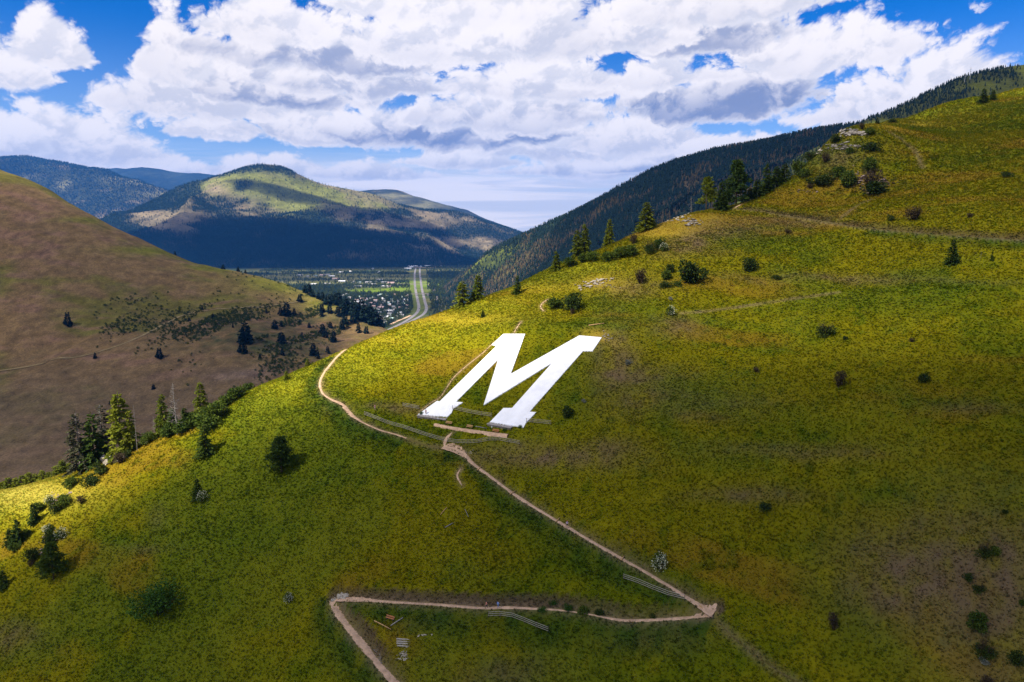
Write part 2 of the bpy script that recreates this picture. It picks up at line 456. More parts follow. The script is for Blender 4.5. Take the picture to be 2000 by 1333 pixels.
def plain(name, color, rough=0.85, scale=3.0, vary=0.25, spec=0.2, bump=0.2, dist=0.05, stretch=(1, 1, 1), translucent=0.0, second=None):
    m, g, out = material(name)
    co = g.new('ShaderNodeTexCoord').outputs['Object']
    n = g.noise(g.v('MULTIPLY', co, stretch), scale, 5.0, 0.6)
    a = tuple(c * (1 - vary) for c in color); b = tuple(min(1, c * (1 + vary)) for c in color)
    if second: b = second
    surface(g, out, g.mix(g.smooth(n, 0.3, 0.7), a, b), rough, spec, n, bump, dist, translucent)
    return m

def leaf_material(name, dark, light, translucent=0.3, tip=None, per='Random'):
    """foliage: colour differs from plant to plant and from clump to clump"""
    m, g, out = material(name)
    oi = g.new('ShaderNodeObjectInfo').outputs['Random']
    co = g.new('ShaderNodeTexCoord').outputs['Object']
    n = g.noise(co, 0.9, 4.0, 0.7)
    isl = g.new('ShaderNodeNewGeometry').outputs['Random Per Island']
    f = g.m('ADD', g.m('ADD', g.m('MULTIPLY', g.m('SUBTRACT', oi, 0.5), 0.45), g.m('MULTIPLY', g.m('SUBTRACT', isl, 0.5), 0.6)), g.range(n, 0.3, 0.7, 0.2, 0.8), clamp=True)
    surface(g, out, g.mix(f, dark, light), 0.85, 0.15, translucent=translucent)
    return m

def tint_instance_material(name, translucent=0.3, vary=0.3):
    m, g, out = material(name)
    at = g.new('ShaderNodeAttribute', attribute_name='tint', attribute_type='INSTANCER')
    oi = g.new('ShaderNodeObjectInfo').outputs['Random']
    c = g.v('SCALE', at.outputs['Color'])
    g.put(c.node.inputs['Scale'], g.range(oi, 0, 1, 1 - vary, 1 + vary))
    surface(g, out, c, 0.9, 0.1, translucent=translucent)
    return m

MAT = {}
MAT['hillside'] = ground_material('hillside ground cover', 0.30, 2.6, 0.12, 0.15, 0.10)
MAT['hill'] = ground_material('far hill ground cover', 0.08, 0.6, 0.40, 0.6, 0.8)
MAT['mountain'] = ground_material('mountain ground cover', 0.010, 0.05, 0.35, 0.8, 8.0)
MAT['range'] = ground_material('distant range cover', 0.004, 0.02, 0.35, 0.8, 20.0)
MAT['valley'] = ground_material('valley fields', 0.01, 0.08, 0.3, 0.2, 0.5)
MAT['grass'] = tint_instance_material('hillside grass', 0.5, 0.11)
MAT['needles'] = leaf_material('conifer needles', (0.022, 0.050, 0.009), (0.095, 0.135, 0.013), 0.25)
MAT['bright_needles'] = leaf_material('fresh conifer needles', (0.070, 0.105, 0.008), (0.230, 0.240, 0.014), 0.3)
MAT['grey_needles'] = leaf_material('thin grey green needles', (0.030, 0.034, 0.016), (0.085, 0.085, 0.040), 0.2)
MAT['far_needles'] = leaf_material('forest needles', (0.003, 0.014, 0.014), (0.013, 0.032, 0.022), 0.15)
MAT['far_brown'] = leaf_material('leafless forest twigs', (0.050, 0.036, 0.020), (0.110, 0.080, 0.040), 0.1)
MAT['far_light'] = leaf_material('valley tree leaves', (0.030, 0.050, 0.010), (0.085, 0.105, 0.018), 0.2)
MAT['leaves'] = leaf_material('shrub leaves', (0.032, 0.066, 0.008), (0.120, 0.155, 0.016), 0.3)
MAT['dark_leaves'] = leaf_material('dark shrub leaves', (0.020, 0.042, 0.007), (0.075, 0.098, 0.014), 0.25)
MAT['lush_leaves'] = leaf_material('lush shrub leaves', (0.024, 0.070, 0.008), (0.070, 0.140, 0.014), 0.3)
MAT['twigs'] = leaf_material('bare brown twigs', (0.035, 0.024, 0.013), (0.090, 0.062, 0.034), 0.1)
MAT['sage'] = leaf_material('silver sage leaves', (0.12, 0.13, 0.09), (0.26, 0.27, 0.21), 0.2)
MAT['blossom'] = leaf_material('white blossom', (0.45, 0.45, 0.28), (0.75, 0.74, 0.52), 0.3)
MAT['bark'] = plain('bark', (0.09, 0.065, 0.045), 0.95, 4.0, 0.4, 0.1, 0.5)
MAT['dead_bark'] = plain('weathered dead wood', (0.28, 0.25, 0.22), 0.95, 5.0, 0.35, 0.1, 0.5)
MAT['dirt'] = plain('trodden dirt', (0.56, 0.365, 0.225), 0.95, 0.8, 0.22, 0.05, 0.5, 0.06)
MAT['grassy_dirt'] = plain('grassy old track', (0.20, 0.155, 0.055), 0.95, 0.6, 0.35, 0.05, 0.5, 0.06, second=(0.12, 0.10, 0.02))
MAT['hill_road'] = plain('pale hill road', (0.24, 0.18, 0.085), 0.95, 0.2, 0.3, 0.05, 0.5, 0.06)
MAT['rock'] = plain('lichened rock', (0.27, 0.235, 0.19), 0.95, 1.3, 0.4, 0.1, 0.8, 0.15)
MAT['pale_rock'] = plain('pale limestone', (0.42, 0.36, 0.27), 0.95, 1.6, 0.3, 0.1, 0.8, 0.15)
MAT['purple_rock'] = plain('mauve scree', (0.23, 0.17, 0.15), 0.95, 1.6, 0.35, 0.1, 0.8, 0.15)
MAT['paint'] = plain('whitewash', (0.87, 0.86, 0.85), 0.8, 0.35, 0.06, 0.15, 0.15, 0.03)
MAT['concrete'] = plain('weathered concrete', (0.34, 0.30, 0.27), 0.9, 1.5, 0.25, 0.1, 0.4, 0.05)
MAT['wall_stone'] = plain('rough wall', (0.17, 0.145, 0.125), 0.95, 2.5, 0.45, 0.1, 0.8, 0.1)
MAT['grey_wood'] = plain('weathered rail wood', (0.47, 0.41, 0.32), 0.9, 3.0, 0.3, 0.1, 0.4, 0.02, (1, 1, 8))
MAT['bench_wood'] = plain('orange bench wood', (0.50, 0.20, 0.085), 0.7, 3.0, 0.25, 0.25, 0.3, 0.01, (1, 8, 1))
MAT['tan_wood'] = plain('tan bench wood', (0.52, 0.31, 0.13), 0.75, 3.0, 0.25, 0.2, 0.3, 0.01, (1, 8, 1))
MAT['steel'] = plain('grey steel', (0.32, 0.33, 0.35), 0.5, 2.0, 0.15, 0.5, 0.1)
MAT['white_metal'] = plain('white painted sign', (0.75, 0.74, 0.72), 0.6, 2.0, 0.08)
MAT['asphalt'] = plain('sun bleached highway', (0.22, 0.20, 0.205), 0.9, 0.05, 0.2, 0.1, 0.1)
MAT['ballast'] = plain('railway ballast', (0.20, 0.165, 0.15), 0.95, 0.06, 0.3, 0.1, 0.3)
# ---------------------------------------------------------------- terrain meshes
RNG = np.random.default_rng(11)

class Land:
    """a terrain grid: heights, lookups and pixel lookups"""
    def __init__(self, xs, ys, surf):
        self.xs, self.ys, self.surf = xs, ys, surf
        self.X, self.Y = np.meshgrid(xs, ys)
        self.Z = surf(self.X, self.Y)
        self.smooth_z = self.Z.copy()
    def lookup(self, A, x, y):
        x = np.asarray(x, float); y = np.asarray(y, float)
        i = np.clip(np.searchsorted(self.xs, x) - 1, 0, len(self.xs) - 2)
        j = np.clip(np.searchsorted(self.ys, y) - 1, 0, len(self.ys) - 2)
        fx = np.clip((x - self.xs[i]) / (self.xs[i + 1] - self.xs[i]), 0, 1); fy = np.clip((y - self.ys[j]) / (self.ys[j + 1] - self.ys[j]), 0, 1)
        if A.ndim == 3: fx, fy = fx[..., None], fy[..., None]
        return (A[j, i] * (1 - fx) + A[j, i + 1] * fx) * (1 - fy) + (A[j + 1, i] * (1 - fx) + A[j + 1, i + 1] * fx) * fy
    def z(self, x, y):
        return self.lookup(self.Z, x, y)
    def hit(self, px, py, smooth=False, y0=None, y1=None):
        """where the line of sight through a pixel meets the ground (else the skyline point of that bearing)"""
        A = self.smooth_z if smooth else self.Z
        px = np.atleast_1d(np.asarray(px, float)); py = np.atleast_1d(np.asarray(py, float))
        u = (px - IMG_W / 2) / FOCAL; v = (IMG_H / 2 - py) / FOCAL
        dy, dz = CP + v * SP, -SP + v * CP
        ya, yb = y0 or self.ys[0] + 1, y1 or self.ys[-1] - 1
        T = np.linspace(ya, yb, 900)
        out = np.empty((len(px), 3))
        for k in range(len(px)):
            x = u[k] / dy[k] * T
            ok = (x > self.xs[0]) & (x < self.xs[-1])
            gap = self.lookup(A, x, T) - (CAM_Z + dz[k] / dy[k] * T)
            gap = np.where(ok, gap, -1e6)
            c = np.nonzero((gap[1:] > 0) & (gap[:-1] <= 0) & ok[:-1])[0]
            if len(c):
                i = c[0]; f = -gap[i] / (gap[i + 1] - gap[i])
                yy = T[i] + f * (T[i + 1] - T[i])
            else:
                ang = np.where(ok, gap / T, -1e6)
                yy = T[int(np.argmax(ang))]
            xx = u[k] / dy[k] * yy
            out[k] = (xx, yy, float(self.lookup(A, xx, yy)))
        return out

def spot(px, py, cx, cy, rx, ry):
    return np.exp(-((px - cx) / rx) ** 2 - ((py - cy) / ry) ** 2)

def blend(C, col, f):
    f = np.clip(f, 0, 1)[..., None]
    return C * (1 - f) + np.array(col) * f

def dense_line(pts, step):
    pts = np.asarray(pts, float)
    # Catmull-Rom through the points, resampled evenly
    P = np.vstack([2 * pts[0] - pts[1], pts, 2 * pts[-1] - pts[-2]])
    out = []
    for i in range(1, len(P) - 2):
        for t in np.linspace(0, 1, 14, endpoint=False):
            out.append(0.5 * ((2 * P[i]) + (-P[i - 1] + P[i + 1]) * t + (2 * P[i - 1] - 5 * P[i] + 4 * P[i + 1] - P[i + 2]) * t * t + (-P[i - 1] + 3 * P[i] - 3 * P[i + 1] + P[i + 2]) * t ** 3))
    out.append(P[-2]); out = np.array(out)
    L = np.r_[0, np.cumsum(np.linalg.norm(np.diff(out[:, :2], axis=0), axis=1))]
    s = np.arange(0, L[-1], step)
    return np.c_[[np.interp(s, L, out[:, k]) for k in range(out.shape[1])]].T

# --- near hillside
near = Land(axis([(-340, 6), (-200, 2.2), (-70, .75), (90, .75), (200, 1.6), (820, 6)]),
            axis([(55, 4), (108, 1.0), (125, .7), (225, .7), (290, 1.4), (500, 2.5), (700, 6)]), near_surface)

# the white letter lies on a plane of the slope
LETTER_PX = [(930, 135), (1107, 135), (990, 460), (1547, 148), (1730, 163), (1657, 272), (1580, 272), (1143, 768), (1197, 772), (1112, 860), (1095, 893), (820, 852), (930, 738), (1000, 738), (1325, 372), (768, 715),
             (888, 342), (545, 687), (600, 692), (520, 745), (510, 775), (475, 808), (235, 790), (390, 680), (410, 685), (875, 232), (835, 222)]
LETTER_PX = [(a / 4.1667 + 760, b / 4.1667 + 620) for a, b in LETTER_PX]
PLANE = np.array([0.30447507, 0.52481584, 87.4799544])
def plane_z(x, y):
    return PLANE[0] * x + PLANE[1] * y + PLANE[2]
def plane_hit(px, py, lift=0.0):
    r = ray(px, py)
    t = (PLANE[2] + lift - CAM_Z) / (r[2] - PLANE[0] * r[0] - PLANE[1] * r[1])
    return np.array([r[0] * t, r[1] * t, r[2] * t + CAM_Z])
LETTER = np.array([plane_hit(*p) for p in LETTER_PX])
hull = LETTER[:, :2]
lc = hull.mean(0)
ax_u = np.array([31.0, -13.0]) / math.hypot(31, 13); ax_v = np.array([24.6, 23.0]) / math.hypot(24.6, 23)
Bm = np.linalg.inv(np.c_[ax_u, ax_v])
def letter_dist(X, Y):
    q = np.einsum('ij,...j->...i', Bm, np.stack([X - lc[0], Y - lc[1]], -1))
    L = (hull - lc) @ Bm.T
    lo, hi = L.min(0), L.max(0)
    d = np.maximum(np.maximum(lo - q, q - hi), 0)
    return np.hypot(d[..., 0], d[..., 1])
LD = letter_dist(near.X, near.Y)
keep = sstep(9, 0.5, LD)
near.Z = near.Z * (1 - keep) + plane_z(near.X, near.Y) * keep
near.smooth_z = near.Z.copy()

TRAILS = {   # name: (pixels, width in metres, material, bench depth)
    'upper_bend': ([(676, 682), (656, 700), (634, 727), (625, 748), (630, 768), (648, 781), (668, 790), (688, 812), (720, 831), (758, 845), (795, 857)], 1.15, 'dirt', 1),
    'long_diagonal': ([(866, 873), (888, 878), (906, 888), (925, 907), (960, 933), (1000, 963), (1050, 995), (1090, 1019), (1150, 1055), (1215, 1092), (1265, 1120), (1330, 1160), (1366, 1183), (1398, 1200)], 1.25, 'dirt', 1),
    'lower_traverse': ([(1392, 1202), (1340, 1207), (1280, 1211), (1215, 1212), (1150, 1200), (1080, 1191), (1000, 1187), (940, 1188), (850, 1181), (760, 1176), (700, 1171), (655, 1172)], 1.2, 'dirt', 1),
    'foot_trail': ([(650, 1172), (656, 1192), (680, 1225), (710, 1262), (745, 1305), (775, 1338), (800, 1366), (830, 1400)], 1.9, 'dirt', 1),
    'shortcut': ([(1402, 1212), (1425, 1238), (1460, 1267), (1500, 1297), (1560, 1336), (1600, 1360)], 0.30, 'grassy_dirt', 0),
    'bend_link': ([(795, 857), (820, 867), (845, 873), (868, 875)], 0.6, 'grassy_dirt', 0),
    'letter_side': ([(964, 669), (945, 688), (910, 716), (887, 737), (873, 757), (859, 777), (842, 787), (818, 806)], 0.24, 'dirt', 0),
    'gate_path': ([(868, 872), (870, 861), (876, 852), (884, 844)], 1.0, 'dirt', 0),
    'old_road': ([(1430, 408), (1500, 416), (1580, 429), (1650, 441), (1700, 447), (1800, 456), (1900, 463), (2010, 471), (2120, 480)], 2.6, 'grassy_dirt', 1),
    'faint_fork': ([(1640, 430), (1660, 412), (1682, 398), (1702, 391)], 0.6, 'grassy_dirt', 0),
    'knob_path': ([(1735, 258), (1765, 277), (1790, 300), (1802, 330)], 0.9, 'grassy_dirt', 0),
    'crest_path': ([(1436, 406), (1462, 394), (1492, 379), (1512, 366), (1530, 352)], 1.0, 'dirt', 0),
    'middle_track': ([(1330, 612), (1390, 607), (1450, 599), (1550, 584), (1640, 571)], 0.4, 'grassy_dirt', 0),
    'small_runs': ([(1062, 608), (1056, 600), (1060, 592), (1072, 584)], 0.4, 'dirt', 0),
    'top_run': ([(1003, 652), (1010, 640), (1018, 628)], 0.35, 'dirt', 0),
    'slope_run': ([(900, 915), (893, 930), (903, 950)], 0.45, 'dirt', 0),
}
TR_D = np.full(near.Z.shape, 99.0); TR_UP = np.zeros(near.Z.shape); TR_BENCH = np.zeros(near.Z.shape); TR_Z = near.Z.copy(); TR_W = np.ones(near.Z.shape)
lines = {}
for nm, (px, w, mt, bench) in TRAILS.items():
    p = np.asarray(px, float)
    q = near.hit(p[:, 0], p[:, 1], True)
    L = dense_line(q, 0.45)
    L[:, 2] = near.lookup(near.smooth_z, L[:, 0], L[:, 1])
    k = np.ones(9) / 9
    if len(L) > 30:
        zs = np.convolve(np.pad(L[:, 2], 4, 'edge'), k, 'valid'); L[:, 2] = zs
    lines[nm] = (L, w, mt, bench)
    for x, y, z in L:
        i0, i1 = np.searchsorted(near.xs, [x - 5, x + 5]); j0, j1 = np.searchsorted(near.ys, [y - 5, y + 5])
        d = np.hypot(near.X[j0:j1, i0:i1] - x, near.Y[j0:j1, i0:i1] - y)
        m = d < TR_D[j0:j1, i0:i1]
        TR_D[j0:j1, i0:i1][m] = d[m]; TR_Z[j0:j1, i0:i1][m] = z; TR_BENCH[j0:j1, i0:i1][m] = bench; TR_W[j0:j1, i0:i1][m] = w
TR_UP = near.smooth_z - TR_Z
BUMP = fbm(near.X, near.Y, 16, 4, 3) * 0.55 + fbm(near.X, near.Y, 4.5, 3, 8) * 0.22
ROUGH = np.clip((LD - 1) / 6, 0, 1) * np.clip((TR_D - 1) / 4, 0.0, 1)
farther = sstep(260, 420, near.Y)
near.Z = near.Z + BUMP * ROUGH * (1 + farther * 1.0) + ridged(near.X * .8 + near.Y * .2, near.Y * .35, 30, 3, 5) * farther * 1.2 - farther * 0.6
half = TR_W * 0.5
ben = (1 - sstep(0, 1, (TR_D - half - 0.25) / 1.3)) * TR_BENCH
near.Z = near.Z * (1 - ben) + TR_Z * ben

# colours of the plant cover (the plants' own, plus sunlight painted on crest and left field)
def near_tint(X, Y, px, py):
    al, ac = X * .86 - Y * .5, X * .5 + Y * .86
    n1 = fbm(al / 1.8, ac, 30, 4, 21); n2 = fbm(al / 1.6, ac, 9, 4, 31); n3 = fbm(X, Y, 2.6, 3, 41); n4 = fbm(al / 3, ac, 14, 3, 51)
    C = np.zeros(X.shape + (3,)) + np.array((.104, .098, .0065))
    C = blend(C, (.066, .080, .0065), sstep(.0, .45, n1 + .5 * n2))
    C = blend(C, (.130, .120, .010), sstep(.05, .5, n2 - n1 * .4 + .08) * .6)
    C = blend(C, (.120, .078, .022), sstep(.12, .45, n4 - .3 * n1) * .75)
    C = blend(C, (.045, .065, .006), sstep(.28, .6, n3 + n1 * .25) * .6)
    C = blend(C, (.16, .145, .016), sstep(.36, .7, -n3 + .1) * .4)
    wob = n2 * 60 + n1 * 60
    br = 0
    for a in [(1900, 1090, 190, 120), (1960, 1250, 130, 150), (1740, 1130, 100, 80), (1420, 452, 110, 22), (1330, 480, 70, 26), (1330, 790, 150, 26), (1210, 690, 40, 60), (1260, 740, 90, 26), (1000, 890, 110, 18),
              (1120, 900, 120, 20), (1600, 545, 160, 10), (1850, 555, 150, 8), (330, 1020, 30, 22), (300, 1075, 60, 8), (40, 1250, 70, 30), (1290, 1250, 90, 30), (840, 1215, 50, 16), (1900, 800, 80, 12), (1560, 880, 160, 18),
              (1450, 965, 100, 14), (1330, 640, 50, 20), (1640, 310, 60, 40), (1550, 425, 90, 14), (1230, 560, 60, 24), (780, 800, 60, 10), (1000, 1330, 120, 40), (660, 800, 25, 15), (1180, 870, 60, 18)]:
        br = br + spot(px + wob * .6, py + wob * .25, *a)
    C = blend(C, (.098, .070, .150), br * .72 * (0.75 + n3 * .6))
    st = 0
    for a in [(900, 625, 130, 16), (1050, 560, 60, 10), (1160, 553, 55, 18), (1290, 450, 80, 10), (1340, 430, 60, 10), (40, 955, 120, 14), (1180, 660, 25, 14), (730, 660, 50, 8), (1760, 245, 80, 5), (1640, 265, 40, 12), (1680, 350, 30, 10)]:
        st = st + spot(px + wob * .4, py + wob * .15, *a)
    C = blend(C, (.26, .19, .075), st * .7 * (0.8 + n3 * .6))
    gr = 0
    for a in [(930, 770, 90, 30), (890, 835, 130, 16), (1120, 770, 40, 60), (1180, 640, 60, 9), (1060, 1060, 60, 30), (1000, 1000, 50, 40), (1120, 1100, 70, 26), (310, 1170, 70, 45), (230, 1060, 60, 20), (600, 1300, 120, 50), (1140, 1200, 60, 14),
              (1590, 518, 40, 5), (1050, 690, 30, 30), (780, 690, 60, 8), (1680, 600, 220, 24), (1560, 850, 120, 30), (1900, 560, 150, 20), (700, 930, 120, 50), (450, 1050, 120, 40), (1720, 960, 60, 20), (1850, 790, 100, 14)]:
        gr = gr + spot(px + wob * .3, py + wob * .15, *a)
    C = blend(C, (.036, .066, .007), gr * .6 * (0.9 + n3 * .6))
    C = C * np.array((1.44, 1.35, .30))
    C = blend(C, (.095, .118, .006), sstep(.02, .4, fbm(X, Y, 70, 3, 207) + n2 * .35) * .6)
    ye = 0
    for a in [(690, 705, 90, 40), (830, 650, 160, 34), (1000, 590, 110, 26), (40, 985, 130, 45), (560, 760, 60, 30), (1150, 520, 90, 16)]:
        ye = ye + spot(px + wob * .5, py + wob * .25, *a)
    C = blend(C, (.28, .255, .010), np.clip(ye, 0, 1) * .66 * (0.8 + n2 * .4 + n3 * .3))  # drier crest grass, with the sunlit brightness put into its colour
    C = blend(C, (.38, .31, .05), np.clip(spot(px, py, 40, 965, 120, 30), 0, 1) * .7)  # extra brightness of the sunlit left field, put into the colour
    return C
near_px, near_py = project(near.X, near.Y, near.Z)
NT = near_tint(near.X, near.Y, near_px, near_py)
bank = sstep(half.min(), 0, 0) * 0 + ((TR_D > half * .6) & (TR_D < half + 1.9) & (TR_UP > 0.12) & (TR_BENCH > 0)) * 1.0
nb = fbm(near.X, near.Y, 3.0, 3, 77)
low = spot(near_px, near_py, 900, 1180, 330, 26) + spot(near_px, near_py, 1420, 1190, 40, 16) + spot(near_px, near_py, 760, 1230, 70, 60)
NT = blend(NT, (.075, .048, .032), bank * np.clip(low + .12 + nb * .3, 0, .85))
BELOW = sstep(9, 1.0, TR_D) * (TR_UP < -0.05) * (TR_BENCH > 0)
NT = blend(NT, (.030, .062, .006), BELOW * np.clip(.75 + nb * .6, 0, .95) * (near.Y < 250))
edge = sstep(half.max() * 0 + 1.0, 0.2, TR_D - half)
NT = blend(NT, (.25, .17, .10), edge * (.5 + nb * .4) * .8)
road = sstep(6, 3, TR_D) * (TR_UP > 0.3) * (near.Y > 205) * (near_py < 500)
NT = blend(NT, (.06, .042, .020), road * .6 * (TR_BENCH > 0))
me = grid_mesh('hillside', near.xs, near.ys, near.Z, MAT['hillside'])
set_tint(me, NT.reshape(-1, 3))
tag(link('hillside', me), kind='structure')

# trail strips: a level tread on its bench, with uneven edges
for nm, (L, w, mt, bench) in lines.items():
    n = len(L)
    T = np.gradient(L[:, :2], axis=0); T /= np.maximum(np.linalg.norm(T, axis=1), 1e-6)[:, None]
    N = np.c_[-T[:, 1], T[:, 0]]
    s = np.arange(n) * 0.45
    ww = w * (1 + 0.28 * fbm(s, s * 0 + w * 7, 5, 3, 4))
    if nm == 'long_diagonal': ww = ww + 2.6 * np.exp(-((s - 3.0) / 4.5) ** 2) + 2.2 * np.exp(-((s - s[-1]) / 2.5) ** 2)
    if nm == 'lower_traverse': ww = ww * (1 - 0.55 * np.exp(-((s - 28) / 6) ** 2)) + 0.9 * np.exp(-((s - s[-1] + 4) / 5) ** 2)
    if nm == 'upper_bend': ww = ww * (0.72 + 0.75 * np.exp(-((s - s[-1] + 30) / 9) ** 2))
    ends = np.minimum(1, np.minimum(s + .3, s[-1] - s + .3) / 1.5) if bench == 0 else np.ones(n)
    ww = ww * ends
    off = np.array([-1, -.55, 0, .55, 1])
    jit = 0.12 * (RNG.random((n, 5)) - .5)
    P = L[:, None, :2] + N[:, None, :] * ((off[None] + jit * (np.abs(off) > .9)) * (ww[:, None] / 2))[:, :, None]
    gz = near.z(P[..., 0], P[..., 1])
    if bench:
        Z = np.maximum(np.broadcast_to(L[:, None, 2], gz.shape), gz) + np.array([-.03, .05, .07, .05, -.03])
    else:
        Z = gz + np.array([.0, .05, .06, .05, .0])
    V = np.concatenate([P, Z[..., None]], -1).reshape(-1, 3)
    i = np.arange(n * 5).reshape(n, 5)
    F = np.c_[i[:-1, :-1].ravel(), i[:-1, 1:].ravel(), i[1:, 1:].ravel(), i[1:, :-1].ravel()]
    tag(link('trail', mesh_np('trail', V, F, MAT[mt], True)), kind='structure')

# --- bare hill across the canyon
jumbo = Land(axis([(-1500, 14), (-700, 5), (-100, 3.6), (60, 5), (200, 14)]), axis([(280, 9), (520, 4), (1000, 4), (1200, 8), (1750, 25)]), jumbo_surface)
jpx, jpy = project(jumbo.X, jumbo.Y, jumbo.Z)
GULLY = (ridged(jumbo.X * 1.0 - jumbo.Y * 0.3, jumbo.Y * .18, 42, 3, 15) - .5)
lowj = sstep(430, 680, jpy)
jumbo.Z = jumbo.Z + GULLY * (0.7 + 7.5 * lowj) + fbm(jumbo.X, jumbo.Y, 60, 4, 12) * 2.2
def jumbo_tint(X, Y, px, py):
    n1 = fbm(X, Y * 1.6, 120, 4, 61); n2 = fbm(X * .6, Y * 2, 30, 4, 62); n3 = fbm(X, Y, 9, 3, 63)
    C = np.zeros(X.shape + (3,)) + np.array((.165, .104, .044))
    C = blend(C, (.112, .102, .016), sstep(.02, .42, n1 + .4 * n2) * .85)
    C = blend(C, (.20, .112, .070), sstep(.1, .5, n2 - n1 * .3) * .7)
    C = blend(C, (.10, .075, .035), sstep(.25, .55, n3 - .1) * .5)
    for a in [(320, 490, 110, 8), (180, 430, 70, 6), (440, 525, 80, 8), (560, 560, 120, 18), (640, 590, 70, 22), (520, 545, 70, 10)]:
        C = blend(C, (.135, .130, .014), spot(px, py, *a) * (.85 + n2 * .5))
    C = blend(C, (.100, .070, .040), sstep(660, 800, py) * .75)
    C = blend(C, (.050, .058, .020), (spot(px, py, 430, 660, 130, 30) + spot(px, py, 560, 680, 120, 40) + spot(px, py, 620, 620, 90, 20)) * (.35 + n3 * .8))
    C = blend(C, (.17, .115, .085), spot(px + n2 * 40, py, 480, 735, 60, 12) * .7)
    return C
JT = jumbo_tint(jumbo.X, jumbo.Y, jpx, jpy)
me = grid_mesh('hill', jumbo.xs, jumbo.ys, jumbo.Z, MAT['hill'])
set_tint(me, JT.reshape(-1, 3))
tag(link('grassy_hill', me), kind='structure')

def ribbon(name, land, px, width, mt, lift=0.15, step=4.0):
    p = np.asarray(px, float)
    L = dense_line(land.hit(p[:, 0], p[:, 1]), step)
    T = np.gradient(L[:, :2], axis=0); T /= np.maximum(np.linalg.norm(T, axis=1), 1e-6)[:, None]
    N = np.c_[-T[:, 1], T[:, 0]]
    w = width * (1 + .2 * fbm(np.arange(len(L)) * 1.0, np.zeros(len(L)), 8, 2, 3))
    P = L[:, None, :2] + N[:, None, :] * (np.array([-1, 0, 1.])[None] * (w[:, None] / 2))[:, :, None]
    Z = np.maximum(land.z(P[..., 0], P[..., 1]), land.z(L[:, 0], L[:, 1])[:, None]) + lift
    V = np.concatenate([P, Z[..., None]], -1).reshape(-1, 3)
    i = np.arange(len(L) * 3).reshape(-1, 3)
    F = np.c_[i[:-1, :-1].ravel(), i[:-1, 1:].ravel(), i[1:, 1:].ravel(), i[1:, :-1].ravel()]
    return tag(link(name, mesh_np(name, V, F, MAT[mt], True)), kind='structure')
ribbon('dirt_road', jumbo, [(-40, 730), (60, 716), (140, 700), (200, 686), (260, 664), (300, 645), (335, 627), (375, 612), (420, 605), (480, 601), (540, 596), (590, 589)], 3.2, 'hill_road', 0.3)

# --- right-hand forested mountain
right = Land(axis([(-700, 40), (-350, 12), (900, 12), (1900, 30)]), axis([(1000, 16), (2400, 14), (3100, 30), (4200, 60)]), right_surface)
rn = fbm(right.X, right.Y, 260, 4, 71)
right.Z = right.Z + (ridged(right.X * .7 + right.Y * .7, right.Y * .3, 220, 3, 72) - .55) * 34 + rn * 8
def right_tint(X, Y, px, py):
    n1 = fbm(X, Y, 200, 4, 73); n2 = fbm(X, Y, 50, 4, 74)
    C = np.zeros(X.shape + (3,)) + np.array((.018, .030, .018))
    C = blend(C, (.10, .075, .038), sstep(.05, .4, n1 + .5 * n2))
    C = blend(C, (.10, .115, .018), (spot(px, py, 945, 515, 60, 22) + spot(px, py, 990, 490, 50, 14) + spot(px, py, 905, 545, 40, 16)) * (.8 + n2))
    return C
rpx, rpy = project(right.X, right.Y, right.Z)
me = grid_mesh('mountain', right.xs, right.ys, right.Z, MAT['mountain'])
set_tint(me, right_tint(right.X, right.Y, rpx, rpy).reshape(-1, 3))
tag(link('forested_mountain', me), kind='structure')

upper = Land(axis([(250, 20), (500, 8), (1300, 8), (2100, 30)]), axis([(760, 12), (1500, 9), (2100, 40)]), upper_surface)
upper.Z = upper.Z + fbm(upper.X, upper.Y, 120, 4, 75) * 5
upx, upy = project(upper.X, upper.Y, upper.Z)
un = fbm(upper.X, upper.Y, 70, 4, 76)
UT = blend(np.zeros(upper.X.shape + (3,)) + np.array((.05, .056, .018)), (.115, .125, .018), sstep(-.1, .35, un) * .8)
me = grid_mesh('mountain', upper.xs, upper.ys, upper.Z, MAT['mountain'])
set_tint(me, UT.reshape(-1, 3))
tag(link('upper_mountain', me), kind='structure')

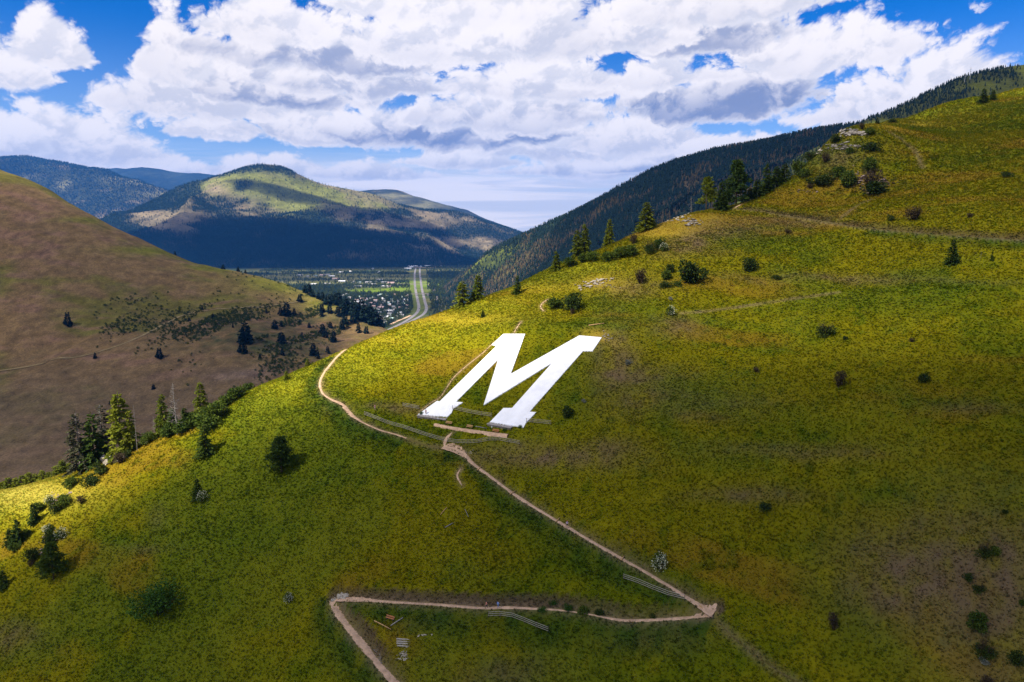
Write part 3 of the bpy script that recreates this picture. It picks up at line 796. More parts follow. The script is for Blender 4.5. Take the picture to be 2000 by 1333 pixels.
# --- mountain that closes the valley
mid = Land(axis([(-5200, 60), (-3200, 26), (700, 22), (1800, 60)]), axis([(3700, 24), (6700, 22), (7400, 60), (9200, 150)]), mid_surface)
mid.Z = mid.Z + (ridged(mid.X * .8 + mid.Y * .15, mid.Y * .45, 820, 4, 81) - .6) * 260 * sstep(-40, 120, mid.Z) * sstep(6600, 5500, mid.Y) + fbm(mid.X, mid.Y, 260, 4, 82) * 16
MR = ridged(mid.X * .8 + mid.Y * .15, mid.Y * .45, 820, 4, 81)
mpx, mpy = project(mid.X, mid.Y, mid.Z)
def mid_tint(X, Y, px, py):
    n1 = fbm(X, Y, 500, 4, 83); n2 = fbm(X, Y, 120, 4, 84)
    w = n1 * 25 + n2 * 12
    C = np.zeros(X.shape + (3,)) + np.array((.012, .024, .020))
    g = 0
    for a in [(560, 375, 110, 24), (500, 350, 70, 16), (580, 405, 60, 16), (640, 375, 90, 14), (700, 392, 60, 14), (430, 365, 40, 14), (680, 400, 60, 12)]:
        g = g + spot(px + w, py + w * .4, *a)
    C = blend(C, (.155, .160, .035), g)
    b = 0
    for a in [(460, 395, 40, 14), (500, 415, 50, 8), (330, 425, 60, 9), (310, 440, 40, 8), (430, 372, 22, 10), (930, 488, 55, 14), (900, 475, 70, 14), (840, 430, 90, 14), (545, 322, 40, 3), (770, 440, 50, 12)]:
        b = b + spot(px + w, py + w * .4, *a)
    b = b + sstep(.70, .84, MR + n2 * .08) * .6 * (.22 + .78 * sstep(480, 425, py + w)) + sstep(.25, .5, n2 + n1 * .5) * .10  # relief shading put into the colour: tan ridges, weaker over the shaded base
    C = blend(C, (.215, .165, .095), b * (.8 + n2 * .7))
    C = blend(C, (.012, .024, .018), sstep(.52, .38, MR + n2 * .06) * .8)  # forest-dark gullies, relief shading put into the colour as well
    return C
MT = mid_tint(mid.X, mid.Y, mpx, mpy)
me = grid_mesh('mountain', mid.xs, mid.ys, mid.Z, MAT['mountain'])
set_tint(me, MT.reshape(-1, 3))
tag(link('valley_mountain', me), kind='structure')

# --- distant ranges
def far_range(name, surf, xk, yk, seed, col, col2, rough, patches=()):
    land = Land(axis(xk), axis(yk), surf)
    land.Z = land.Z + (ridged(land.X, land.Y, 1100, 4, seed) - .6) * rough
    px, py = project(land.X, land.Y, land.Z)
    n1 = fbm(land.X, land.Y, 500, 4, seed + 1); n2 = fbm(land.X, land.Y, 150, 4, seed + 2)
    C = blend(np.zeros(land.X.shape + (3,)) + np.array(col), col2, sstep(.1, .5, n1 * .6 + n2 * .7))
    for a in patches:
        C = blend(C, (.21, .19, .085), spot(px + n1 * 14, py + n2 * 8, *a))
    me = grid_mesh(name, land.xs, land.ys, land.Z, MAT['range'])
    set_tint(me, C.reshape(-1, 3))
    tag(link(name, me), kind='structure')
    return land
farleft = far_range('distant_mountain', farleft_surface, [(-11500, 90), (-8000, 50), (-3800, 50)], [(6300, 50), (10300, 50), (14000, 300)], 91, (.040, .045, .022), (.15, .12, .07), 130, [(270, 355, 40, 7), (225, 350, 20, 4), (120, 360, 12, 9), (45, 345, 20, 6), (330, 378, 60, 8)])
far_range('distant_mountain', farblue_surface, [(-11500, 120), (-4500, 90), (-3500, 120)], [(10000, 100), (14200, 70), (18500, 300)], 94, (.022, .032, .028), (.04, .05, .035), 120)
far_range('distant_mountain', farright_surface, [(-3800, 80), (900, 60)], [(6500, 70), (10800, 60), (14500, 300)], 97, (.030, .036, .024), (.13, .105, .075), 110, [(770, 385, 40, 6), (820, 400, 50, 6)])
far_range('distant_mountain', gap_surface, [(-900, 120), (3400, 120)], [(12500, 120), (16500, 80), (20500, 300)], 99, (.03, .04, .03), (.06, .06, .04), 120)

# --- valley floor: one sheet to the horizon, finest where the town lies
vx = axis([(-20000, 4000), (-4000, 400), (-1500, 14), (700, 14), (4000, 400), (20000, 4000)])
vy = axis([(-3000, 1500), (-500, 300), (1300, 14), (3000, 14), (5200, 24), (9000, 400), (19000, 1500)])
VX, VY = np.meshgrid(vx, vy)
vpx, vpy = project(VX, VY, 0 * VX)
n1 = fbm(VX, VY, 170, 3, 101); n2 = fbm(VX, VY, 45, 3, 102); n3 = fbm(VX / 3, VY, 120, 3, 103)
VC = np.zeros(VX.shape + (3,)) + np.array((.055, .060, .022))
VC = blend(VC, (.13, .12, .04), sstep(0, .3, n3))
VC = blend(VC, (.04, .055, .02), sstep(.1, .4, n1))
infront = VY > 800
VC = blend(VC, (.135, .195, .012), infront * (spot(vpx + n1 * 40, vpy + n2 * 4, 742, 569, 60, 5) + spot(vpx, vpy, 790, 556, 40, 8) + spot(vpx, vpy, 845, 556, 25, 6) + spot(vpx, vpy, 800, 580, 14, 10)) * 1.2)
VC = blend(VC, (.15, .15, .045), infront * (spot(vpx, vpy, 640, 537, 90, 3) + spot(vpx, vpy, 720, 545, 90, 3) + spot(vpx, vpy, 650, 553, 70, 3)) * .9)
VC = blend(VC, (.22, .19, .15), infront * sstep(.25, .4, n3 + n2 * .4) * spot(vpx, vpy, 730, 555, 90, 9))
VC = blend(VC, (.10, .12, .025), infront * (spot(vpx, vpy, 806, 600, 10, 40) + spot(vpx, vpy, 824, 595, 6, 30)))
me = grid_mesh('valley_floor', vx, vy, 0 * VX, MAT['valley'])
set_tint(me, VC.reshape(-1, 3))
tag(link('valley_floor', me), kind='structure')

def on_floor(px, py, z=0.0):
    r = ray(px, py); t = (z - CAM_Z) / r[2]
    return np.array([r[0] * t, r[1] * t, z])
def floor_strip(name, px, width, mt, z, sub=12.0):
    L = dense_line([on_floor(*p) for p in px], sub)
    T = np.gradient(L[:, :2], axis=0); T /= np.linalg.norm(T, axis=1)[:, None]
    N = np.c_[-T[:, 1], T[:, 0]]
    P = L[:, None, :2] + N[:, None, :] * (np.array([-.5, .5]) * width)[None, :, None]
    V = np.concatenate([P, np.full(P.shape[:2] + (1,), z)], -1).reshape(-1, 3)
    i = np.arange(len(L) * 2).reshape(-1, 2)
    F = np.c_[i[:-1, 0], i[:-1, 1], i[1:, 1], i[1:, 0]]
    tag(link(name, mesh_np(name, V, F, MAT[mt])), kind='structure')
    return L
HW_LEFT = floor_strip('highway', [(812, 524), (810, 535), (810, 550), (811, 562), (813, 574), (816, 588), (818, 600), (815, 610), (804, 620), (788, 630), (768, 640), (740, 652)], 9.5, 'asphalt', 0.10)
HW_RIGHT = floor_strip('highway', [(820, 524), (820, 535), (822, 550), (824, 565), (827, 577), (830, 590), (833, 602), (828, 613), (814, 622), (796, 631), (776, 641), (748, 652)], 9.5, 'asphalt', 0.16)
floor_strip('frontage_road', [(763, 634), (775, 628), (790, 622), (803, 616)], 8, 'dirt', 0.22)
RAIL = floor_strip('railway_bed', [(836, 557), (843, 560), (848, 568), (853, 580), (858, 592), (864, 606), (868, 616)], 13, 'ballast', 0.12)
floor_strip('frontage_road', [(838, 556), (846, 553), (856, 550), (864, 547)], 10, 'dirt', 0.2)
floor_strip('valley_street', [(800, 522), (840, 523), (870, 520), (905, 519)], 22, 'dirt', 0.2, 30)
# ---------------------------------------------------------------- plant meshes
def sprays(rng, base, tip, width, n, size, droop=0.0, flat=0.5):
    """needle or leaf sprays along one branch: n kite faces of two triangles"""
    base, tip = np.asarray(base), np.asarray(tip)
    d = tip - base; L = np.linalg.norm(d); d = d / max(L, 1e-6)
    side = np.cross(d, (0, 0, 1)); side = side / max(np.linalg.norm(side), 1e-6)
    V, F = [], []
    for k in range(n):
        t = 0.12 + 0.9 * (k + rng.random()) / n
        p = base + d * L * t + np.array([0, 0, -droop * L * t * t])
        s = size * (0.6 + 0.8 * rng.random()) * (1.05 - 0.35 * t)
        a = rng.uniform(-1.1, 1.1)
        q = d * math.cos(a) + side * math.sin(a) + np.array([0, 0, rng.uniform(-.35, .35) * (1 - flat) * 2 - .1])
        q = q / np.linalg.norm(q)
        w = np.cross(q, rng.normal(0, 1, 3) * np.array([.6, .6, .25]) + (0, 0, .7)); w = w / max(np.linalg.norm(w), 1e-6)
        i = len(V)
        V += [p, p + q * s * .5 + w * s * width, p + q * s, p + q * s * .45 - w * s * width]
        F += [(i, i + 1, i + 2), (i, i + 2, i + 3)]
    return V, F

def trunk_mesh(name, h, r, mat, bend=0.0, seed=0, n=7, branches=0, reach=0.0, top=0.97):
    rng = np.random.default_rng(seed)
    s = Shape()
    zs = np.linspace(-0.03, top, 6) * h
    s.tube([(math.sin(z / h * 2) * bend, math.cos(z / h * 2.5) * bend * .5, z) for z in zs], [r * (1 - .92 * max(z, 0) / h) + .01 for z in zs], n)
    for k in range(branches):
        z = h * (0.22 + 0.72 * (k + rng.random()) / branches); a = rng.random() * 6.283
        L = reach * (1.05 - z / h) * (0.5 + rng.random() * .8) + .15
        p = Vector((math.sin(z / h * 2) * bend, 0, z)); q = p + Vector((math.cos(a) * L, math.sin(a) * L, L * rng.uniform(-.25, .45)))
        s.tube([p, p.lerp(q, .5) + Vector((0, 0, -.05 * L)), q], [r * .22, r * .14, r * .03], 4)
        if rng.random() < .8:
            m = p.lerp(q, .55); a2 = a + rng.uniform(-1, 1)
            s.tube([m, m + Vector((math.cos(a2), math.sin(a2), rng.uniform(-.2, .5))) * L * .45], [r * .1, r * .02], 3)
    return s.mesh(name, mat, True)

def conifer_crown(name, h, width, mat, seed, bottom=0.08, density=1.0, power=0.85, gap=0.25, droop=0.12, spray=0.75, up=0.15):
    rng = np.random.default_rng(seed)
    V, F = [], []
    nl = int(h * 2.5 * density)
    for k in range(nl):
        f = k / nl
        z = h * (bottom + (0.985 - bottom) * f)
        R = width / 2 * (1 - f) ** power + 0.06 * width
        for b in range(rng.integers(6, 9)):
            if rng.random() < gap: continue
            a = rng.random() * 6.283
            L = R * rng.uniform(.62, 1.12)
            zz = z + rng.uniform(-.2, .2) * h / nl
            tip = np.array([math.cos(a) * L, math.sin(a) * L, zz + L * (up - .35 * (1 - f))])
            v, ff = sprays(rng, (0, 0, zz), tip, .40, int(5 + 6.0 * L / spray), spray * (0.6 + .4 * (1 - f)), droop)
            n = len(V); V += v; F += [tuple(x + n for x in q) for q in ff]
    v, ff = sprays(rng, (0, 0, h * .9), (0, 0, h * 1.02), .2, 8, spray * .5)
    n = len(V); V += v; F += [tuple(x + n for x in q) for q in ff]
    return mesh_np(name, V, np.array(F), mat)

def pine_crown(name, h, width, mat, seed, clumps=40, bottom=.2, leaf=.75, per=46):
    """open crown of separate needle clumps on upswept limbs"""
    rng = np.random.default_rng(seed)
    V, F = [], []
    for c in range(clumps):
        f = (c + rng.random()) / clumps
        z = h * (bottom + (1 - bottom) * f ** .9)
        R = width / 2 * (1 - f ** 1.8) * rng.uniform(.35, 1.05)
        a = rng.random() * 6.283
        ctr = np.array([math.cos(a) * R, math.sin(a) * R, z])
        cr = width * .11 * rng.uniform(.7, 1.4)
        for k in range(per):
            d = rng.normal(0, 1, 3); d /= np.linalg.norm(d); d[2] = abs(d[2]) * .8 + .1 * d[2]
            p = ctr + d * cr * rng.uniform(.3, 1.1) * (1, 1, .6)
            q = d + rng.normal(0, .5, 3); q /= np.linalg.norm(q)
            w = np.cross(q, rng.normal(0, 1, 3)); w /= max(np.linalg.norm(w), 1e-6)
            s = leaf * rng.uniform(.5, 1.1); i = len(V)
            V += [p, p + q * s * .5 + w * s * .2, p + q * s, p + q * s * .5 - w * s * .2]
            F += [(i, i + 1, i + 2), (i, i + 2, i + 3)]
    return mesh_np(name, V, np.array(F), mat)

def bush_crown(name, w, h, mat, seed, n=900, leaf=.28, lobes=6, hollow=.45):
    rng = np.random.default_rng(seed)
    V, F = [], []
    L = []
    for k in range(lobes):
        a = rng.random() * 6.283; r = w * .5 * rng.uniform(.0, .62)
        L.append((math.cos(a) * r, math.sin(a) * r, h * rng.uniform(.22, .66), w * rng.uniform(.13, .34), h * rng.uniform(.18, .40)))
    for k in range(n):
        x, y, z, lr, lh = L[rng.integers(lobes)]
        d = rng.normal(0, 1, 3); d /= np.linalg.norm(d)
        rad = hollow + (1.06 - hollow) * rng.random() ** .6
        p = np.array([x + d[0] * lr * rad, y + d[1] * lr * rad, max(.02 * h, z + d[2] * lh * rad)])
        q = d * .8 + rng.normal(0, .6, 3); q /= np.linalg.norm(q)
        ww = np.cross(q, rng.normal(0, 1, 3)); ww /= max(np.linalg.norm(ww), 1e-6)
        s = leaf * rng.uniform(.5, 1.2); i = len(V)
        V += [p, p + q * s * .5 + ww * s * .33, p + q * s, p + q * s * .5 - ww * s * .33]
        F += [(i, i + 1, i + 2), (i, i + 2, i + 3)]
    return mesh_np(name, V, np.array(F), mat)

def stems_mesh(name, w, h, mat, seed, n=9, r=.045, fork=2):
    rng = np.random.default_rng(seed); s = Shape()
    for k in range(n):
        a = rng.random() * 6.283; R = w * .5 * rng.uniform(.2, .9)
        b = Vector((math.cos(a) * w * .06, math.sin(a) * w * .06, -.15)); t = Vector((math.cos(a) * R, math.sin(a) * R, h * rng.uniform(.55, .98)))
        m = b.lerp(t, .5) + Vector((0, 0, h * .12))
        s.tube([b, m, t], [r, r * .7, r * .2], 4)
        for f in range(fork):
            p = b.lerp(t, rng.uniform(.35, .8)); a2 = a + rng.uniform(-1.3, 1.3); l = w * rng.uniform(.12, .3)
            s.tube([p, p + Vector((math.cos(a2) * l, math.sin(a2) * l, l * rng.uniform(.4, 1.3)))], [r * .5, r * .12], 3)
    return s.mesh(name, mat, True)

# unit plants: every variant is 10 m (trees) or 2 m (bushes) tall and is scaled where it stands
def tree_kit(key, crown, trunk):
    KIT[key] = [('trunk', trunk), ('crown', crown)]
KIT = {}
for k in range(3):
    tree_kit('fir%d' % k, conifer_crown('crown', 10, 5.2, MAT['needles'], 200 + k, .05, 1.15, .8, .18), trunk_mesh('trunk', 10, .2, MAT['bark'], .1, k))
    tree_kit('bright%d' % k, conifer_crown('crown', 10, 5.6, MAT['bright_needles'], 210 + k, .06, 1.05, .72, .28, .16, .8), trunk_mesh('trunk', 10, .2, MAT['bark'], .15, k))
    tree_kit('grey%d' % k, conifer_crown('crown', 10, 5.0, MAT['grey_needles'], 220 + k, .08, 1.0, .55, .42, .14, .6), trunk_mesh('trunk', 10, .2, MAT['dead_bark'], .15, k, 7, 46, 2.4))
tree_kit('pine0', pine_crown('crown', 10, 6.2, MAT['needles'], 230, 74, .06, .85, 54), trunk_mesh('trunk', 10, .18, MAT['bark'], .25, 5, 6, 14, 2.4, .9))
tree_kit('pine1', pine_crown('crown', 10, 5.6, MAT['bright_needles'], 231, 56, .2, .8, 54), trunk_mesh('trunk', 10, .2, MAT['bark'], .25, 6, 6, 14, 2.4, .9))
KIT['snag'] = [('trunk', trunk_mesh('trunk', 10, .17, MAT['dead_bark'], .22, 7, 7, 22, 1.3))]
KIT['dead'] = [('trunk', trunk_mesh('trunk', 10, .18, MAT['dead_bark'], .2, 8, 7, 60, 3.2))]
for k in range(3):
    KIT['bush%d' % k] = [('stem', stems_mesh('stem', 2, 1.6, MAT['bark'], 300 + k, 6, .03)), ('foliage', bush_crown('foliage', 2.4, 2.0, MAT['leaves'], 310 + k, 1000, .26))]
    KIT['dark%d' % k] = [('stem', stems_mesh('stem', 2, 1.6, MAT['bark'], 320 + k, 6, .03)), ('foliage', bush_crown('foliage', 2.4, 2.0, MAT['dark_leaves'], 330 + k, 1100, .26))]
KIT['lush'] = [('stem', stems_mesh('stem', 2, 1.4, MAT['bark'], 340, 6, .03)), ('foliage', bush_crown('foliage', 2.7, 2.0, MAT['lush_leaves'], 341, 2600, .15, 11))]
for k in range(2):
    KIT['bare%d' % k] = [('stem', stems_mesh('stem', 2.0, 2.0, MAT['twigs'], 350 + k, 30, .022, 5)), ('crown', bush_crown('crown', 2.0, 2.0, MAT['twigs'], 355 + k, 420, .2, 6))]
    KIT['mixed%d' % k] = [('stem', stems_mesh('stem', 2.2, 2.0, MAT['twigs'], 360 + k, 26, .022, 4)), ('foliage', bush_crown('foliage', 2.2, 1.3, MAT['dark_leaves'], 365 + k, 700, .22, 6))]
    KIT['flower%d' % k] = [('stem', stems_mesh('stem', 2, 1.7, MAT['bark'], 370 + k, 7, .03)), ('foliage', bush_crown('foliage', 2.2, 1.9, MAT['leaves'], 372 + k, 700, .22)), ('blossom', bush_crown('blossom', 2.35, 2.05, MAT['blossom'], 374 + k, 330, .17, 9, .8))]
KIT['sage'] = [('stem', stems_mesh('stem', 2, 1.4, MAT['dead_bark'], 380, 6, .03)), ('foliage', bush_crown('foliage', 2.4, 1.7, MAT['sage'], 381, 800, .2))]

def plant(key, name, label, cat, x, y, z, height, wide=1.0, rz=0.0, group=None, lean=0.0):
    unit = 10.0 if key[:2] in ('fi', 'br', 'gr', 'pi', 'sn', 'de') else 2.0
    s = height / unit
    if cat == 'tree' and key not in ('snag', 'dead'): wide *= 1.4
    root = thing(name, label, cat, (x, y, z), rz, group)
    root.scale = (s * wide, s * wide, s)
    root.rotation_euler[0] = lean
    for nm, me in KIT[key]:
        link(nm, me, root)
    return root

def sink(land, p, r):
    """stand a plant so that its downhill rim touches the slope"""
    return float(land.z(p[0], p[1]))

# pixel x, pixel y of the foot, height in pixels, relative width, kit, label
TREES = [
 (903, 598, 48, .95, 'bright0', 'bushy yellow green conifer, left of the pair on the crest above the highway'),
 (934, 586, 48, .75, 'bright1', 'narrower yellow green conifer, right of the pair on the crest above the highway'),
 (1010, 574, 35, .75, 'fir0', 'small dark conifer alone on the bright grassy crest above the white letter'),
 (1086, 528, 36, .8, 'bright2', 'small yellow green conifer at the lower end of the crest shrubs'),
 (1126, 502, 52, .62, 'bright0', 'slim conifer, left of the close pair on the crest'),
 (1141, 496, 58, .62, 'bright2', 'taller slim conifer, right of the close pair on the crest'),
 (1190, 478, 50, .55, 'bright1', 'narrow spire shaped conifer between the close pair and the broad conifer'),
 (1262, 450, 52, 1.0, 'bright2', 'broad tiered conifer standing alone on the crest'),
 (1350, 414, 30, .8, 'dead', 'leafless pale pinkish dead tree on the crest'),
 (1380, 411, 58, .75, 'pine1', 'open pale green pine, left of the tall clump on the crest'),
 (1408, 410, 52, .72, 'fir1', 'dark conifer in the middle of the tall clump on the crest'),
 (1437, 392, 76, .72, 'pine0', 'tallest dark conifer with a bent top in the crest clump'),
 (1412, 411, 34, 1.0, 'fir2', 'low dark conifer at the foot of the tall crest clump'),
 (1496, 366, 56, .7, 'fir0', 'tall dark conifer in the dense clump beside the rocky knob path'),
 (1478, 386, 34, 1.3, 'fir1', 'low rounded dark conifer at the lower end of the knob path clump'),
 (1464, 392, 24, 1.4, 'fir2', 'lowest spreading green conifer of the knob path clump'),
 (1516, 360, 40, 1.1, 'fir2', 'dark green conifer in the middle of the knob path clump'),
 (1532, 352, 36, 1.1, 'fir1', 'dark green conifer at the upper end of the knob path clump'),
 (1500, 378, 30, 1.2, 'fir0', 'small dense conifer in front of the knob path clump'),
 (1920, 202, 26, 1.0, 'fir1', 'dark conifer on the top skyline under the upper forest'),
 (1939, 196, 18, 1.1, 'fir2', 'smaller dark conifer beside another on the top skyline'),
 (1713, 243, 12, .9, 'fir0', 'tiny conifer on the skyline above the rocky knob'),
 (402, 890, 58, .85, 'fir0', 'neat dark cone shaped fir on the green slope by the left tree line'),
 (551, 922, 68, .98, 'pine0', 'loose bushy dark pine alone in the middle of the left slope'),
 (387, 974, 42, .75, 'fir1', 'slender small dark fir beside a white flowering shrub'),
 (943, 620, 15, .95, 'fir2', 'tiny dark fir on the bright grass above the letter'),
 (1858, 517, 48, .72, 'fir1', 'dark spire shaped fir under the old road on the upper slope'),
 (1915, 507, 26, .25, 'snag', 'thin dead trunk right of the dark spire shaped fir'),
 (1937, 510, 20, .5, 'fir0', 'thin small dark fir at the right beside a dead trunk'),
 (158, 922, 112, .62, 'grey0', 'tall grey green half dead conifer above the pale rock outcrop'),
 (186, 908, 96, .7, 'fir2', 'dark shaded conifer between the grey and the bright conifer'),
 (205, 892, 100, .6, 'grey1', 'dull brownish conifer right behind the bright tall conifer'),
 (240, 886, 112, .68, 'bright0', 'tallest bright yellow green conifer of the left tree line'),
 (258, 880, 76, .5, 'bright1', 'bright conifer squeezed between the tallest one and the bare snag'),
 (268, 882, 88, .35, 'snag', 'bare grey snag with a crooked top in the left tree line'),
 (302, 846, 34, .6, 'dead', 'pinkish bare dead tree left of the second bright conifer'),
 (321, 850, 76, .55, 'bright2', 'second bright conifer, just left of the tall bare grey tree'),
 (346, 850, 98, .6, 'dead', 'tall bare grey twiggy tree in the left tree line'),
 (338, 846, 46, .8, 'fir1', 'short dark conifer at the foot of the bare grey tree'),
 (394, 808, 58, .66, 'bright1', 'bright conifer behind the dense green thicket of the left tree line'),
 (362, 838, 40, .9, 'fir0', 'dark conifer in front of the thicket beside the bare grey tree'),
 (560, 742, 18, 1.0, 'bright2', 'tiny bright conifer on the edge of the slope below the bend of the trail'),
 (601, 716, 16, .9, 'bright0', 'tiny yellow conifer on the edge of the slope at the bend of the trail'),
 (37, 1062, 52, .8, 'fir0', 'dark fir at the lit field edge beside the left frame'),
 (68, 1022, 42, .8, 'fir1', 'dark young fir above the mauve scree at left'),
 (20, 1064, 34, .9, 'fir2', 'low dark fir partly hidden by the larger fir at the field edge'),
 (8, 1148, 38, .9, 'fir1', 'dark fir cut by the left edge of the picture'),
 (106, 1130, 72, .85, 'pine0', 'dark spreading pine below the mauve scree at left'),
]
